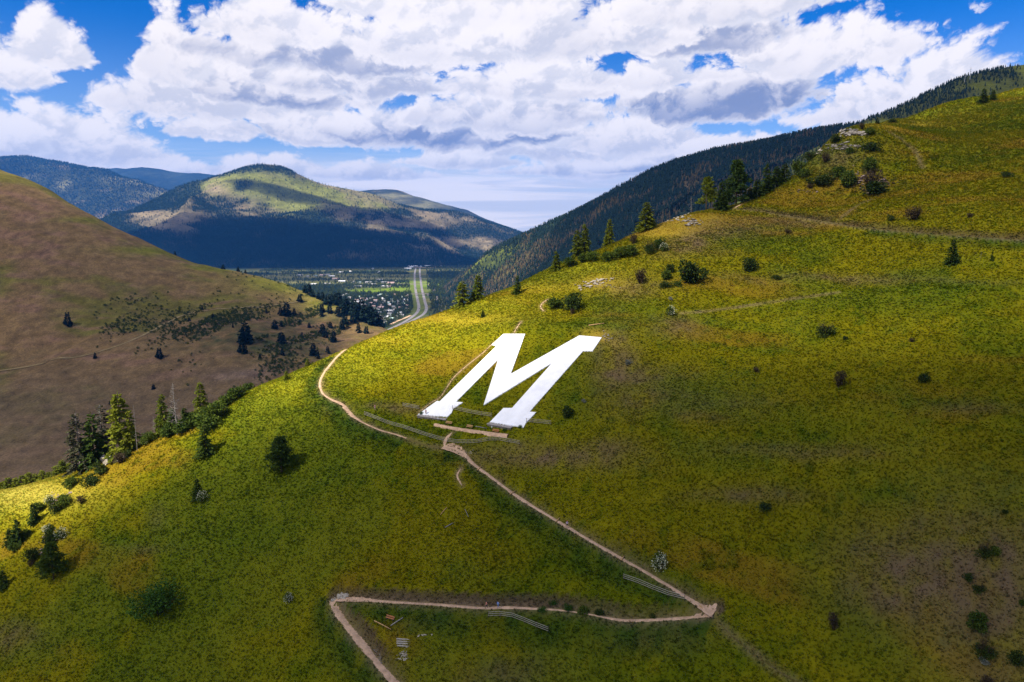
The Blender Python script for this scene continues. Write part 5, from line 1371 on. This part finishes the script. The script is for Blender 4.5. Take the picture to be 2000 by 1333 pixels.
TL, TZ = level_strip('terrace_path', [(850, 828), (875, 833), (905, 838), (935, 842), (965, 846), (996, 849)], 1.7, MAT['dirt'])

# rail fences: round posts, three rails to a bay
POST = Shape().tube([(0, 0, -.5), (0, 0, 1)], [.07, .06], 7).mesh('post', MAT['bark'], True)
RAIL_M = Shape().tube([(-.5, 0, 0), (0, 0.0, .01), (.5, 0, 0)], [.042, .046, .04], 6).mesh('rail', MAT['grey_wood'], True)
def fence(label, px, bay=3.0, height=1.4):
    p = np.asarray(px, float)
    L = dense_line(near.hit(p[:, 0], p[:, 1]), .25)
    n = max(1, int(round(len(L) * .25 / bay)))
    idx = np.linspace(0, len(L) - 1, n + 1).astype(int)
    pts = [Vector((L[i, 0], L[i, 1], float(near.z(L[i, 0], L[i, 1])))) for i in idx]
    root = thing('rail_fence', label, 'fence', pts[0], 0, 'rail fences on the slope')
    rng = random.Random(len(px) * 7 + n)
    for q in pts:
        o = link('post', POST, root, q - pts[0]); o.scale = (1, 1, height); o.rotation_euler = (rng.uniform(-.04, .04), rng.uniform(-.04, .04), rng.random() * 6)
    for a, b in zip(pts[:-1], pts[1:]):
        for h in (.42, .84, 1.26):
            pa, pb = a + Vector((0, 0, h + rng.uniform(-.03, .03))), b + Vector((0, 0, h + rng.uniform(-.03, .03)))
            d = pb - pa
            o = link('rail', RAIL_M, root, (pa + pb) / 2 - pts[0] + Vector((-UP2[0], -UP2[1], 0)) * .08)
            o.rotation_euler = d.to_track_quat('X', 'Z').to_euler(); o.scale = (d.length * 1.04, 1, 1)
    return root
fence('longest grey rail fence, curving along the trail below the letter', [(712, 812), (740, 823), (780, 836), (815, 848), (850, 859), (874, 865), (898, 868), (926, 868), (950, 863), (972, 862), (994, 866), (1016, 870)])
fence('short grey rail fence at the left of the left foot of the letter', [(787, 795), (803, 798), (820, 801)], 2.6)
fence('grey rail fence between the two feet of the letter', [(884, 801), (910, 807), (935, 812), (961, 816)], 3.2)
fence('short grey rail fence at the right of the right foot of the letter', [(1028, 826), (1050, 828), (1077, 831)], 3.6)
fence('bent grey rail fence below the hikers on the lower trail', [(954, 1206), (987, 1206), (1021, 1216), (1072, 1236)], 2.8)
fence('grey rail fence beside the diagonal trail near its lower corner', [(1218, 1132), (1247, 1142), (1278, 1155), (1310, 1167), (1338, 1176)], 3.1)

def between(px_a, px_b):
    h = near.hit([px_a[0], px_b[0]], [px_a[1], px_b[1]])
    return Vector(h[0]), Vector(h[1])
def bench(label, px_a, px_b, mat, length=None, back=True):
    a, b = between(px_a, px_b)
    d = b - a; rz = math.atan2(d.y, d.x); L = length or d.length
    c = (a + b) / 2
    c.z = max(float(near.z(c.x, c.y)), min(a.z, b.z))
    root = thing('bench', label, 'bench', c, rz, 'wooden benches')
    for sx in (-1, 1):
        s = Shape()
        s.box((sx * L * .36, .0, .14), (.09, .42, .62)); s.box((sx * L * .36, .24, .52), (.09, .07, .86))
        link('leg', s.mesh('leg', MAT['bark']), root)
    for k, y in enumerate((-.17, .02)):
        link('seat_plank', Shape().box((0, y, .48), (L, .17, .05)).mesh('seat_plank', mat), root)
    if back:
        for z in (.70, .90):
            link('back_plank', Shape().box((0, .19, z), (L, .045, .15)).mesh('back_plank', mat), root)
    return root
bench('orange plank bench on the grass inside the lower trail loop', (752, 1207), (772, 1215), MAT['bench_wood'], 2.2)
bench('tan bench on the terrace just right of the left foot wall', (869, 829), (884, 830.5), MAT['tan_wood'], 2.1)
bench('tan bench in the middle of the terrace between the feet of the letter', (909, 836), (925, 838), MAT['tan_wood'], 2.0)
bench('reddish bench standing against the wall of the right foot of the letter', (961, 844.5), (975, 846.5), MAT['bench_wood'], 2.0)

def log(label, px_a, px_b, r, mat, name='log', lift=.1, cat='log'):
    a, b = between(px_a, px_b)
    root = thing(name, label, cat, a)
    d = b - a
    rr = random.Random(int(px_a[0])); m = d * .5 + Vector((0, 0, .03))
    up = Vector((0, 0, lift + r * .5))
    link('timber', Shape().tube([up, m + up, d + up], [r, r * .95, r * .82], 8).mesh('timber', mat, True), root)
    return root
log('long tan fallen log left below the orange bench', (731, 1214), (764, 1231), .13, MAT['tan_wood'])
log('grey timber post lying right beside the orange bench', (763, 1224), (787, 1208), .15, MAT['dead_bark'])
log('pale stick of timber lying on the grass, left of the two under the letter', (860, 1007), (873, 992), .10, MAT['tan_wood'])
log('thin pale stick of timber lying on the grass, right of the two under the letter', (908, 996), (915, 1011), .08, MAT['dead_bark'])
log('pale weathered log beside a dug patch on the open slope', (869, 1032), (885, 1023), .12, MAT['dead_bark'])
log('log edging at the back of the terrace between the benches', (928, 834), (951, 838), .11, MAT['dead_bark'])
log('long pale log lying on the slope right above the letter', (1150, 637), (1180, 633), .16, MAT['tan_wood'])
for px_a, px_b, where_ in [((932, 920), (940, 913), 'just below the gravel fan at the gate'), ((996, 967), (1006, 961), 'in the upper half of its length'), ((1086, 1021), (1093, 1013), 'just above the lone hiker'), ((1213, 1096), (1219, 1088), 'near the flowering shrub'), ((1367, 1186), (1374, 1196), 'at the lower corner')]:
    log('timber water bar across the diagonal trail ' + where_, px_a, px_b, .13, MAT['tan_wood'], 'water_bar', .12, 'timber')

steps_at = near.hit([790], [1257])[0]
steps = thing('timber_steps', 'grey timber steps above a rubble chute inside the lower trail loop', 'steps', steps_at)
for (x0, y0, x1, y1) in [(775, 1252, 806, 1248), (775, 1257, 807, 1252), (775, 1261, 807, 1256), (776, 1265, 804, 1261)]:
    a, b = between((x0, y0), (x1, y1)); d = b - a; c = (a + b) / 2
    o = link('tread', Shape().box((0, 0, .12), (d.length, .24, .2)).mesh('tread', MAT['grey_wood']), steps, c - Vector(steps_at))
    o.rotation_euler = (0, 0, math.atan2(d.y, d.x))

# small white marker posts
for px, py, label in [(855.5, 822, 'small white marker post at the right end of the left foot wall'), (960.5, 839, 'white marker post leaning on the right foot wall beside the bench')]:
    p = near.hit([px], [py])[0]
    root = thing('marker_post', label, 'post', p)
    link('stake', Shape().box((0, 0, .25), (.08, .08, .9)).mesh('stake', MAT['grey_wood']), root)
    link('plate', Shape().box((0, -.06, .78), (.30, .03, .42)).mesh('plate', MAT['white_metal']), root)

# rock outcrops: each stone its own part
def stone_mesh(seed, mat):
    rng = np.random.default_rng(seed)
    bm = bmesh.new(); bmesh.ops.create_icosphere(bm, subdivisions=1, radius=.5)
    for v in bm.verts:
        k = 0.72 + .5 * rng.random()
        v.co = Vector((round(v.co.x * 2.4) / 2.4 * .5 + v.co.x * .55, round(v.co.y * 2.4) / 2.4 * .5 + v.co.y * .55, round(v.co.z * 2.2) / 2.2 * .5 + v.co.z * .5)) * k
    me = bpy.data.meshes.new('rock'); bm.to_mesh(me); bm.free(); me.materials.append(mat)
    return me
STONES = {m: [stone_mesh(k, MAT[m]) for k in range(6)] for m in ('rock', 'pale_rock', 'purple_rock')}
def outcrop(label, px, py, wpx, hpx, n, mat, size, tall=.6, tilt=0.0):
    c = near.hit([px], [py])[0]
    root = thing('rock_outcrop', label, 'rocks', c, 0, 'rock outcrops')
    rng = random.Random(int(px * 3 + py))
    pts = np.array([(px + rng.gauss(0, .42) * wpx / 2 * 1.2, py + rng.gauss(0, .42) * hpx / 2 * 1.2 ) for _ in range(n)])
    pts[:, 1] += (pts[:, 0] - px) * tilt
    H = near.hit(pts[:, 0], pts[:, 1])
    for h in H:
        if np.hypot(*(h[:2] - c[:2])) > 22: continue
        s = size * (.35 + 1.1 * rng.random() ** 2)
        o = link('rock', rng.choice(STONES[mat]), root, Vector(h) - Vector(c) + Vector((0, 0, s * .12)))
        o.scale = (s * rng.uniform(.8, 1.6), s * rng.uniform(.7, 1.1), s * tall * rng.uniform(.7, 1.3)); o.rotation_euler = (rng.uniform(-.3, .3), rng.uniform(-.3, .3), rng.random() * 6.28)
    return root
outcrop('grey rock pile on the slope between the crest shrubs and the letter', 1160, 554, 60, 14, 70, 'pale_rock', 1.25, .5, -.2)
outcrop('small rocks under the grey rock pile towards the right', 1190, 560, 40, 10, 22, 'rock', .7, .5)
outcrop('dark layered rocks on the crest left of the tall conifer clump', 1352, 436, 40, 18, 44, 'rock', 1.6, .5)
outcrop('pale rocks along the crest above the broad conifer', 1318, 428, 60, 10, 40, 'pale_rock', 1.3, .5, -.2)
outcrop('rocky cap on top of the knob', 1660, 262, 56, 12, 60, 'rock', 2.1, .8)
outcrop('layered rocks below the cap of the knob', 1650, 287, 70, 14, 70, 'rock', 1.7, .5)
outcrop('mauve scree in the middle of the knob face', 1682, 352, 30, 40, 70, 'purple_rock', 1.5, .4)
outcrop('mauve scree right of the brown bush on the knob', 1726, 354, 40, 14, 50, 'purple_rock', 1.5, .35)
outcrop('tan stones on the left edge of the knob beside the path', 1600, 298, 22, 16, 30, 'pale_rock', 1.5, .6, -.8)
outcrop('stones beside the upper end of the crest path', 1558, 337, 18, 12, 14, 'pale_rock', .9, .5, -.6)
outcrop('purplish flat stones low on the knob foot', 1570, 374, 60, 8, 26, 'purple_rock', .9, .3)
outcrop('mauve scree patch among dark bushes at left', 90, 1074, 30, 40, 60, 'purple_rock', .8, .4)
outcrop('upper mauve scree on the rocky line beside the lit field', 112, 978, 44, 26, 50, 'purple_rock', .9, .45, -.5)
outcrop('tall pale limestone outcrop under the left conifers', 208, 902, 34, 18, 20, 'pale_rock', 2.3, 1.5, -.3)
outcrop('pale stones right of the tall limestone outcrop', 232, 894, 30, 8, 16, 'pale_rock', 1.2, .7)
outcrop('grey stones at the top right corner of the letter', 1186, 660, 24, 20, 44, 'rock', .6, .4)
outcrop('pale boulder bank at the left trail corner', 668, 1165, 26, 12, 34, 'pale_rock', .95, .75)
outcrop('rubble of the chute below the timber steps', 788, 1280, 20, 26, 70, 'pale_rock', .34, .6)
outcrop('loose stones beside the wide foot trail', 738, 1278, 18, 26, 46, 'rock', .34, .5, 1.2)
outcrop('gravel fan with stones at the gate of the long fence', 915, 884, 36, 10, 50, 'pale_rock', .28, .5)
outcrop('stones along the worn side run of the letter', 900, 742, 50, 30, 36, 'rock', .30, .5, -.9)
outcrop('scattered stones right of the steps', 830, 1240, 30, 5, 20, 'pale_rock', .35, .5)

# pale slab at the trail corner
corner = near.hit([655], [1173])[0]
root = thing('stone_step', 'pale flat stone step at the left trail corner', 'stone', corner)
link('slab', Shape().box((0, 0, .1), (2.2, .9, .3), .1, .92).mesh('slab', MAT['pale_rock']), root)

# ---------------------------------------------------------------- people
def cloth(name, c):
    return plain(name, c, .85, 6, .12, .1, .1, .01)
SKIN = plain('skin', (0.50, 0.29, 0.20), .6, 5, .06, .3, .05, .005)
SKIN_DARK = plain('tanned skin', (0.36, 0.20, 0.13), .6, 5, .06, .3, .05, .005)
def person(label, px, py, heading, shirt, legs, hair, height=1.72, stride=.28, skin=SKIN, short=True, hat=None, arms=(.25, -.25), pack=None):
    """one continuous figure grown from a jointed skeleton; faces +Y before turning"""
    J, E, R = [], [], []
    def joint(p, r, parent=None):
        J.append(p); R.append(r if isinstance(r, tuple) else (r, r))
        if parent is not None: E.append((parent, len(J) - 1))
        return len(J) - 1
    pel = joint((0, 0, .98), (.155, .115)); wst = joint((0, .005, 1.12), (.135, .10), pel); chs = joint((0, .0, 1.32), (.165, .115), wst); top = joint((0, -.005, 1.44), (.13, .09), chs)
    nck = joint((0, .005, 1.51), .055, top); hd = joint((0, .02, 1.60), (.075, .09), nck); crn = joint((0, .01, 1.71), (.065, .08), hd)
    hands = []
    for sx, sw in ((-1, arms[0]), (1, arms[1])):
        sh = joint((sx * .19, 0, 1.43), .065, top); el = joint((sx * .235, sw * .45 - .03, 1.15), .045, sh)
        wr = joint((sx * .24, sw + .06, .93 + abs(sw) * .12), .032, el); ha = joint((sx * .24, sw * 1.12 + .075, .85 + abs(sw) * .13), (.022, .042), wr)
        hands.append((J[ha], sx))
    feet = []
    for sx, st in ((-1, stride), (1, -stride)):
        hp = joint((sx * .10, 0, .90), .092, pel); kn = joint((sx * .105, st * .55 + .03, .50), .06, hp)
        an = joint((sx * .105, st - (.06 if st < 0 else 0), .085 + (.05 if st < 0 else 0)), .042, kn); to = joint((sx * .115, st + .15, .035), (.04, .032), an)
    me = bpy.data.meshes.new('body'); me.from_pydata(J, E, [])
    o = link('body', me)
    sk = o.modifiers.new('skin', 'SKIN'); sk.use_smooth_shade = True
    for v, r in zip(me.skin_vertices[0].data, R): v.radius = r
    me.skin_vertices[0].data[0].use_root = True
    ss = o.modifiers.new('sub', 'SUBSURF'); ss.levels = ss.render_levels = 2
    dg = bpy.context.evaluated_depsgraph_get()
    body = bpy.data.meshes.new_from_object(o.evaluated_get(dg))
    bpy.data.objects.remove(o)
    bm = bmesh.new(); bm.from_mesh(body)
    for (hx, hy, hz), sx in hands:                       # five unequal, slightly curled fingers on each hand
        for k, (off, ln) in enumerate(((-.032, .065), (-.011, .078), (.011, .072), (.031, .058), (-.038, .05))):
            a = Vector((hx, hy + off, hz - .02)) if k < 4 else Vector((hx - sx * .012, hy + .035, hz + .015))
            m = a + Vector((-sx * .006, .004, -ln * .55)) if k < 4 else a + Vector((-sx * .012, .025, -.02))
            t = m + Vector((-sx * .018, .006, -ln * .42)) if k < 4 else m + Vector((-sx * .006, .012, -.02))
            s = Shape().tube([a, m, t], [.0095, .0085, .006], 5)
            vs = [bm.verts.new(v) for v in s.V]
            for f in s.F: bm.faces.new([vs[i] for i in f])
    s = Shape().tube([(0, .105, 1.61), (0, .128, 1.585), (0, .10, 1.572)], [.010, .015, .008], 5)     # nose
    for sx in (-1, 1): s.tube([(sx * .085, .01, 1.64), (sx * .094, .005, 1.61), (sx * .085, .012, 1.58)], [.008, .016, .007], 5)   # ears
    vs = [bm.verts.new(v) for v in s.V]
    for f in s.F: bm.faces.new([vs[i] for i in f])
    shoe = cloth('shoes', (.06, .055, .055))
    for m in (skin, shirt, legs, shoe): pass
    body2 = bpy.data.meshes.new('body'); 
    for f in bm.faces:
        c = f.calc_center_median()
        arm = abs(c.x) > .185 and c.z < 1.42
        if c.z > 1.50: i = 0
        elif c.z < .10: i = 3
        elif arm and c.z < (1.24 if short else .95): i = 0
        elif c.z > .97 or arm: i = 1
        elif c.z > (.56 if short else .10): i = 2
        else: i = 0
        f.material_index = i; f.smooth = True
    bm.to_mesh(body2); bm.free()
    for m in (skin, shirt, legs, shoe): body2.materials.append(m)
    p = near.hit([px], [py])[0]
    root = thing('person', label, 'person', (p[0], p[1], p[2] + .05), heading)
    k = height / 1.75
    root.scale = (k, k, k)
    link('body', body2, root)
    hb = bmesh.new(); bmesh.ops.create_uvsphere(hb, u_segments=12, v_segments=8, radius=1)
    for v in list(hb.verts):
        v.co = Vector((v.co.x * .094, v.co.y * .108 - .012, v.co.z * .10 + 1.665))
    cut = [v for v in hb.verts if v.co.y > .045 and v.co.z < 1.69 or v.co.z < 1.58]
    bmesh.ops.delete(hb, geom=cut, context='VERTS')
    hm = bpy.data.meshes.new('hair'); hb.to_mesh(hm); hb.free(); hm.materials.append(hair)
    link('hair', hm, root)
    if hat:
        hs = Shape().tube([(0, .01, 1.70), (0, .01, 1.735), (0, .0, 1.80)], [.17, .11, .085], 12)
        link('hat', hs.mesh('hat', hat, True), root)
    if pack:
        link('backpack', Shape().box((0, -.20, 1.25), (.30, .17, .44), 0, .88).mesh('backpack', pack), root)
    return root
BROWN_HAIR = cloth('brown hair', (.07, .04, .02)); FAIR_HAIR = cloth('fair hair', (.30, .19, .09))
person('hiker in a reddish top and black trousers walking on the lower trail', 950, 1189, math.radians(-80), cloth('reddish top', (.85, .34, .24)), cloth('black trousers', (.02, .02, .025)), BROWN_HAIR, short=False)
person('hiker in a light blue top following on the lower trail', 973, 1188.5, math.radians(-84), cloth('light blue top', (.45, .62, .95)), cloth('blue trousers', (.12, .20, .45)), BROWN_HAIR, 1.66, .2, short=False, pack=cloth('blue backpack', (.14, .22, .5)))
person('lone walker in a white and pink top and black shorts on the diagonal trail', 1107.5, 1031.5, math.radians(-140), cloth('white pink top', (.75, .55, .72)), cloth('black shorts', (.02, .02, .03)), FAIR_HAIR, 1.74, .26, hat=cloth('red cap', (.5, .06, .06)), arms=(.3, -.3))
person('person in peach top and dark shorts standing on the left foot of the letter', 832, 811, math.radians(150), cloth('peach top', (.55, .26, .20)), cloth('dark shorts', (.02, .02, .03)), BROWN_HAIR, 1.75, .04, SKIN_DARK, arms=(.02, -.02))
person('person all in bright pink on the grass left of the long fence', 732.5, 801.5, math.radians(60), cloth('bright pink top', (.85, .35, .42)), cloth('pale pink shorts', (.80, .50, .50)), FAIR_HAIR, 1.7, .18)

# ---------------------------------------------------------------- the valley town
def house_kit(name, wall_c, roof_c, L=13, W=9, H=3.2, R=2.6):
    wall = plain(name + ' wall', wall_c, .9, .8, .1); roof = plain(name + ' roof', roof_c, .6, .8, .15, .3)
    s = Shape().box((0, 0, H / 2), (L, W, H))
    s.add([(-L / 2, -W / 2, H), (-L / 2, W / 2, H), (-L / 2, 0, H + R), (L / 2, -W / 2, H), (L / 2, W / 2, H), (L / 2, 0, H + R)], [(0, 2, 1), (3, 4, 5)])
    r = Shape(); e, t = .5, .2
    for sg in (-1, 1):
        y0, z0 = sg * (W / 2 + e), H - R * e / (W / 2)
        V = [(-L / 2 - e, y0, z0), (L / 2 + e, y0, z0), (L / 2 + e, 0, H + R), (-L / 2 - e, 0, H + R)]
        r.add(V + [(a, b, c + t) for a, b, c in V], [(0, 1, 2, 3), (4, 5, 6, 7), (0, 1, 5, 4), (1, 2, 6, 5), (2, 3, 7, 6), (3, 0, 4, 7)])
    d = Shape().box((0, -W / 2 - .04, 1.05), (1.0, .06, 2.1))
    w = Shape().box((L * .28, -W / 2 - .04, 1.6), (1.8, .06, 1.2)); 
    w2 = Shape().box((-L * .28, -W / 2 - .04, 1.6), (1.8, .06, 1.2))
    dark = MAT.setdefault('dark_glass', plain('dark window glass', (.03, .035, .045), .15, 2, .1, .5))
    return [('wall', s.mesh('wall', wall)), ('roof', r.mesh('roof', roof)), ('door', d.mesh('door', MAT['bark'])), ('window', w.mesh('window', dark)), ('window', w2.mesh('window', dark))]
HOUSES = [('white', house_kit('white', (.6, .58, .55), (.72, .70, .70))), ('pinkish', house_kit('pinkish', (.5, .42, .38), (.50, .33, .30))), ('grey', house_kit('grey', (.45, .42, .38), (.28, .27, .27))), ('pale green', house_kit('pale green', (.5, .5, .45), (.42, .55, .48)))]
rng = random.Random(42)
def house(px, py, sx=1.0, sy=1.0, kind=None, where_='among the dark trees of the valley town', sz=1.0):
    p = on_floor(px, py)
    c, kit = HOUSES[kind if kind is not None else rng.choice([0, 1, 2, 2, 2, 3, 1])]
    root = thing('house', 'small house with %s roof %s' % (c, where_), 'house', p, rng.choice([0.1, .2, 1.6, 1.7, -.1]) , 'houses of the valley town')
    root.scale = (sx, sy, sz)
    for nm, m in kit: link(nm, m, root)
placed = []
while len(placed) < 80:
    py = rng.uniform(576, 634); px = rng.uniform(668, 806)
    if px < 660 + (py - 575) * 1.55 or px > 798 - max(0, (py - 612)) * 1.8: continue
    q = on_floor(px, py)
    if any(np.hypot(*(q - o)[:2]) < 26 for o in placed): continue
    placed.append(q); house(px, py, rng.uniform(.65, 1.05), rng.uniform(.7, 1.0))
for px, py in [(685, 593), (700, 592), (711, 586), (716, 588), (738, 604), (745, 603), (757, 610), (764, 594), (790, 588), (750, 621), (778, 592), (735, 609)]:
    house(px, py, 1.9, 1.3, rng.choice([0, 0, 1, 3]), 'and long shape among the valley town trees', 1.2)
for px, py in [(586, 539), (600, 541), (616, 540), (630, 539), (640, 538), (648, 541), (655, 546), (668, 551), (690, 553), (702, 553), (720, 553), (735, 552), (750, 553), (764, 554), (772, 551), (742, 548), (728, 557), (640, 556), (655, 558), (612, 557), (700, 561), (752, 561), (760, 561)]:
    house(px, py, 2.2, 1.6, None, 'in fields beyond the valley town', 1.2)
for px, py, sx in [(666, 533.5, 2.4), (685, 532, 1.3), (728, 526, 1.3), (740, 533, 3), (786, 514, 1.5), (801, 523, 3), (806, 521.5, 4), (815, 521.5, 2), (822, 522, 2), (835, 521, 3), (843, 520, 2), (822, 513, 2), (840, 512.5, 3), (848, 512.5, 3), (868, 516, 3), (878, 515, 2), (888, 518, 5), (898, 517.5, 6), (862, 521, 3), (797, 526, 3)]:
    house(px, py, sx, 1.5, 0, 'at the far edge of the valley under the mountain', 1.4)

# overpass over the highway
p0, p1 = on_floor(800, 578.5), on_floor(834, 577.5)
d = p1 - p0; L = np.hypot(d[0], d[1]); rz = math.atan2(d[1], d[0])
root = thing('overpass', 'pale concrete road bridge crossing over both lanes of the highway', 'bridge', (p0 + p1) / 2, rz)
link('deck', Shape().box((0, 0, 6.2), (L, 11, 1.1)).mesh('deck', MAT['concrete']), root)
for sy in (-1, 1):
    link('parapet', Shape().box((0, sy * 5.3, 7.2), (L, .3, .9)).mesh('parapet', MAT['concrete']), root)
for x in (-L * .42, -L * .02, L * .38):
    link('pier', Shape().box((x, 0, 2.83), (1.2, 8, 5.64)).mesh('pier', MAT['concrete']), root)
for sx in (-1, 1):
    link('abutment', Shape().box((sx * (L / 2 + 5.01), 0, 3.2), (10, 16, 6.4), 0, .75).mesh('abutment', MAT['ballast']), root)

# vehicles on the highway
paintc = [cloth('dark car paint', (.03, .03, .04)), cloth('white car paint', (.7, .7, .7)), cloth('red car paint', (.3, .03, .03))]
TYRE = Shape().tube([(0, -.11, 0), (0, .11, 0)], [.33, .33], 10).mesh('wheel', MAT['bark'])
for k, (L, s, ci, truck) in enumerate([(HW_RIGHT, .30, 0, 1), (HW_RIGHT, .42, 0, 0), (HW_LEFT, .36, 1, 0), (HW_RIGHT, .62, 2, 0), (HW_LEFT, .55, 0, 1), (HW_LEFT, .70, 1, 0), (HW_RIGHT, .80, 0, 0), (HW_LEFT, .82, 0, 0)]):
    i = int(len(L) * s); a, b = L[i], L[i + 1]
    root = thing('truck' if truck else 'car', ('long dark truck' if truck else ['small dark car', 'small white car', 'small red car'][ci]) + ' driving on the %s lanes of the highway' % ('nearer curving' if s > .6 else 'far straight'), 'truck' if truck else 'car', (a[0] + 2.5, a[1], .2), math.atan2(b[1] - a[1], b[0] - a[0]), 'vehicles on the highway')
    n = 3.2 if truck else 1
    link('body', Shape().box((0, 0, .75 * (1.9 if truck else 1)), (4.4 * n, 1.8 * (1.3 if truck else 1), .8 * (3 if truck else 1))).mesh('body', paintc[ci]), root)
    link('cabin', Shape().box((2.2 * n + .9, 0, 1.3) if truck else (-.2, 0, 1.42), (1.8, 2.1, 2.2) if truck else (2.3, 1.6, .55), 0, .85).mesh('cabin', MAT['dark_glass']), root)
    for wx in (-1.4 * n, 1.4 * n):
        for wy in (-.9, .9): link('wheel', TYRE, root, (wx, wy, .33))

# masts on the ridges
def mast(label, land, px, py, h):
    p = land.hit([px], [py])[0]
    root = thing('radio_mast', label, 'mast', p, 0, 'masts on the ridges')
    link('pole', Shape().tube([(0, 0, -1), (0, 0, h)], [.45, .2], 6).mesh('pole', MAT['steel']), root)
    link('crossarm', Shape().box((0, 0, h * .86), (3.4, .35, .35)).mesh('crossarm', MAT['steel']), root)
    link('crossarm', Shape().box((0, 0, h * .68), (2.6, .35, .35)).mesh('crossarm', MAT['steel']), root)
mast('thin mast on the forested ridge left of the rocky knob', right, 1544, 272, 24)
mast('tallest thin mast on the skyline at the top right', upper, 1894, 158, 22)
mast('shorter thin mast on the skyline at the top right', upper, 1884, 161, 14)

# trees of the valley floor
x = RNG.uniform(-1500, 300, 110000); y = RNG.uniform(1500, 5200, 110000)
px, py = project(x, y, 0 * x)
town = (px > 640 + (py - 575) * 1.3) & (px < 806 - np.maximum(0, py - 608) * 1.6) & (py > 574) & (py < 640)
strip = np.clip(fbm(x / 4, y, 130, 3, 141) * 2.2, 0, 1)
dn = town * .95 + (~town) * np.clip(strip * 1.3 + .06, 0, 1) * .85 * (py < 590) + sstep(832, 850, px + 8 * fbm(x, y, 60, 3, 142)) * (py < 690) * (py > 530) * .6 * np.clip(.7 + strip, 0, 1) + spot(px, py, 640, 570, 60, 10) * .7
dn = np.where(spot(px, py, 740, 568, 80, 5) > .45, dn * .08, dn)
dn = np.where((py < 535), dn * .5, dn)
mid_hw = np.interp(py, [524, 560, 600, 620, 650], [816, 817, 825, 812, 760])
sel = (RNG.random(len(x)) < dn) & (np.abs(px - mid_hw) > 17) & (right.z(x, y) < 2) & in_frame(x, y, 0 * x, 0, 0)
hp = np.array([(o[0], o[1]) for o in placed])
for k in range(0, len(hp)):
    sel &= ~((np.abs(x - hp[k, 0]) < 9) & (y > hp[k, 1] - 24) & (y < hp[k, 1] + 8))
LEAFY = bush_crown('valley_tree', 7, 10, MAT['far_light'], 600, 90, 2.2, 6)
kind = RNG.random(len(x))
for src, m in ((LOW_TREE[0], kind < .62), (LEAFY, kind >= .62)):
    i = np.nonzero(sel & m)[0]
    scatter('woods', np.c_[x, y, 0 * x][i], RNG.uniform(.6, 1.5, len(i)), RNG.random(len(i)) * 6.28, source(src.name, src))
# ---------------------------------------------------------------- overhead clouds (they shade the land) and the air
def cloud_mesh(rx, ry, rz, seed):
    bm = bmesh.new(); bmesh.ops.create_icosphere(bm, subdivisions=4, radius=1.0)
    V = np.array([v.co[:] for v in bm.verts])
    n = fbm(V[:, 0] * 1.0 + V[:, 2] * .6 + seed * 3.1, V[:, 1] - V[:, 2] * .5 + seed * 1.7, .75, 4, seed)
    k = 1 + .35 * n
    V = V * k[:, None] * np.array([rx, ry, rz])
    V[:, 2] = np.where(V[:, 2] < -.55 * rz, -.55 * rz + (V[:, 2] + .55 * rz) * .25, V[:, 2])      # flat base
    for v, c in zip(bm.verts, V): v.co = c
    me = bpy.data.meshes.new('cloud'); bm.to_mesh(me); bm.free()
    me.polygons.foreach_set('use_smooth', np.ones(len(me.polygons), bool))
    return me
def cloud_material(density):
    m, g, out = material('cloud vapour')
    v = g.new('ShaderNodeVolumePrincipled')
    v.inputs['Color'].default_value = (.96, .97, 1, 1); v.inputs['Density'].default_value = density; v.inputs['Anisotropy'].default_value = .3
    g.put(out.inputs['Volume'], v.outputs[0])
    return m
def cloud(ground, rx, ry, depth, seed, alt=2600.0, thick=130.0, turn=0.0):
    """a cloud placed along the sunlight above a piece of ground; depth = how many times it thins the sun (e-folds)"""
    gr = np.asarray(ground, float)
    c = gr + SUN_DIR * ((alt - gr[2]) / SUN_DIR[2])
    me = cloud_mesh(rx, ry, thick, seed)
    me.materials.append(cloud_material(depth * SUN_DIR[2] / (2 * thick)))
    o = link('cloud', me, None, c); o.rotation_euler = (0, 0, turn)
    return tag(o, kind='stuff')
CLOUDS = [
    ((35, 52, 160), 280, 168, 3.2, 1, 2600, 130, 0),               # lower near slope
    ((230, 260, 240), 215, 205, 1.3, 2, 2700, 120, 0),            # right near slope
    ((-480, 790, 110), 420, 290, 1.9, 3, 2650, 130, 2.07),        # grassy hill
    ((640, 1650, 300), 700, 700, 1.5, 4, 2700, 160, 0),            # forested mountain
    ((-1500, 4800, 200), 1450, 650, 3.4, 5, 3400, 240, 0),         # lower part of the valley mountain
    ((-1100, 5720, 380), 540, 340, 3.0, 6, 3500, 160, 0),          # its right shoulder
    ((-1850, 5980, 520), 430, 125, 3.2, 7, 3450, 120, -.3),        # streak on its summit meadow
    ((-6900, 9000, 900), 900, 700, 1.5, 8, 3600, 200, 0),
    ((-450, 2150, 0), 260, 330, 1.0, 9, 2650, 120, 0),             # the town
    ((-700, 3650, 0), 950, 330, 1.2, 10, 3000, 140, 0),            # fields beyond the town
]
for c in CLOUDS: cloud(*c)

hb = Shape().box((0, 8500, 839), (42000, 25000, 1726))
m, g, out = material('thin valley haze')
v = g.new('ShaderNodeVolumePrincipled')
v.inputs['Color'].default_value = (.05, .31, 1.0, 1); v.inputs['Density'].default_value = 3.6e-5; v.inputs['Anisotropy'].default_value = .1
g.put(out.inputs['Volume'], v.outputs[0])
tag(link('haze', hb.mesh('haze', m)), kind='stuff')
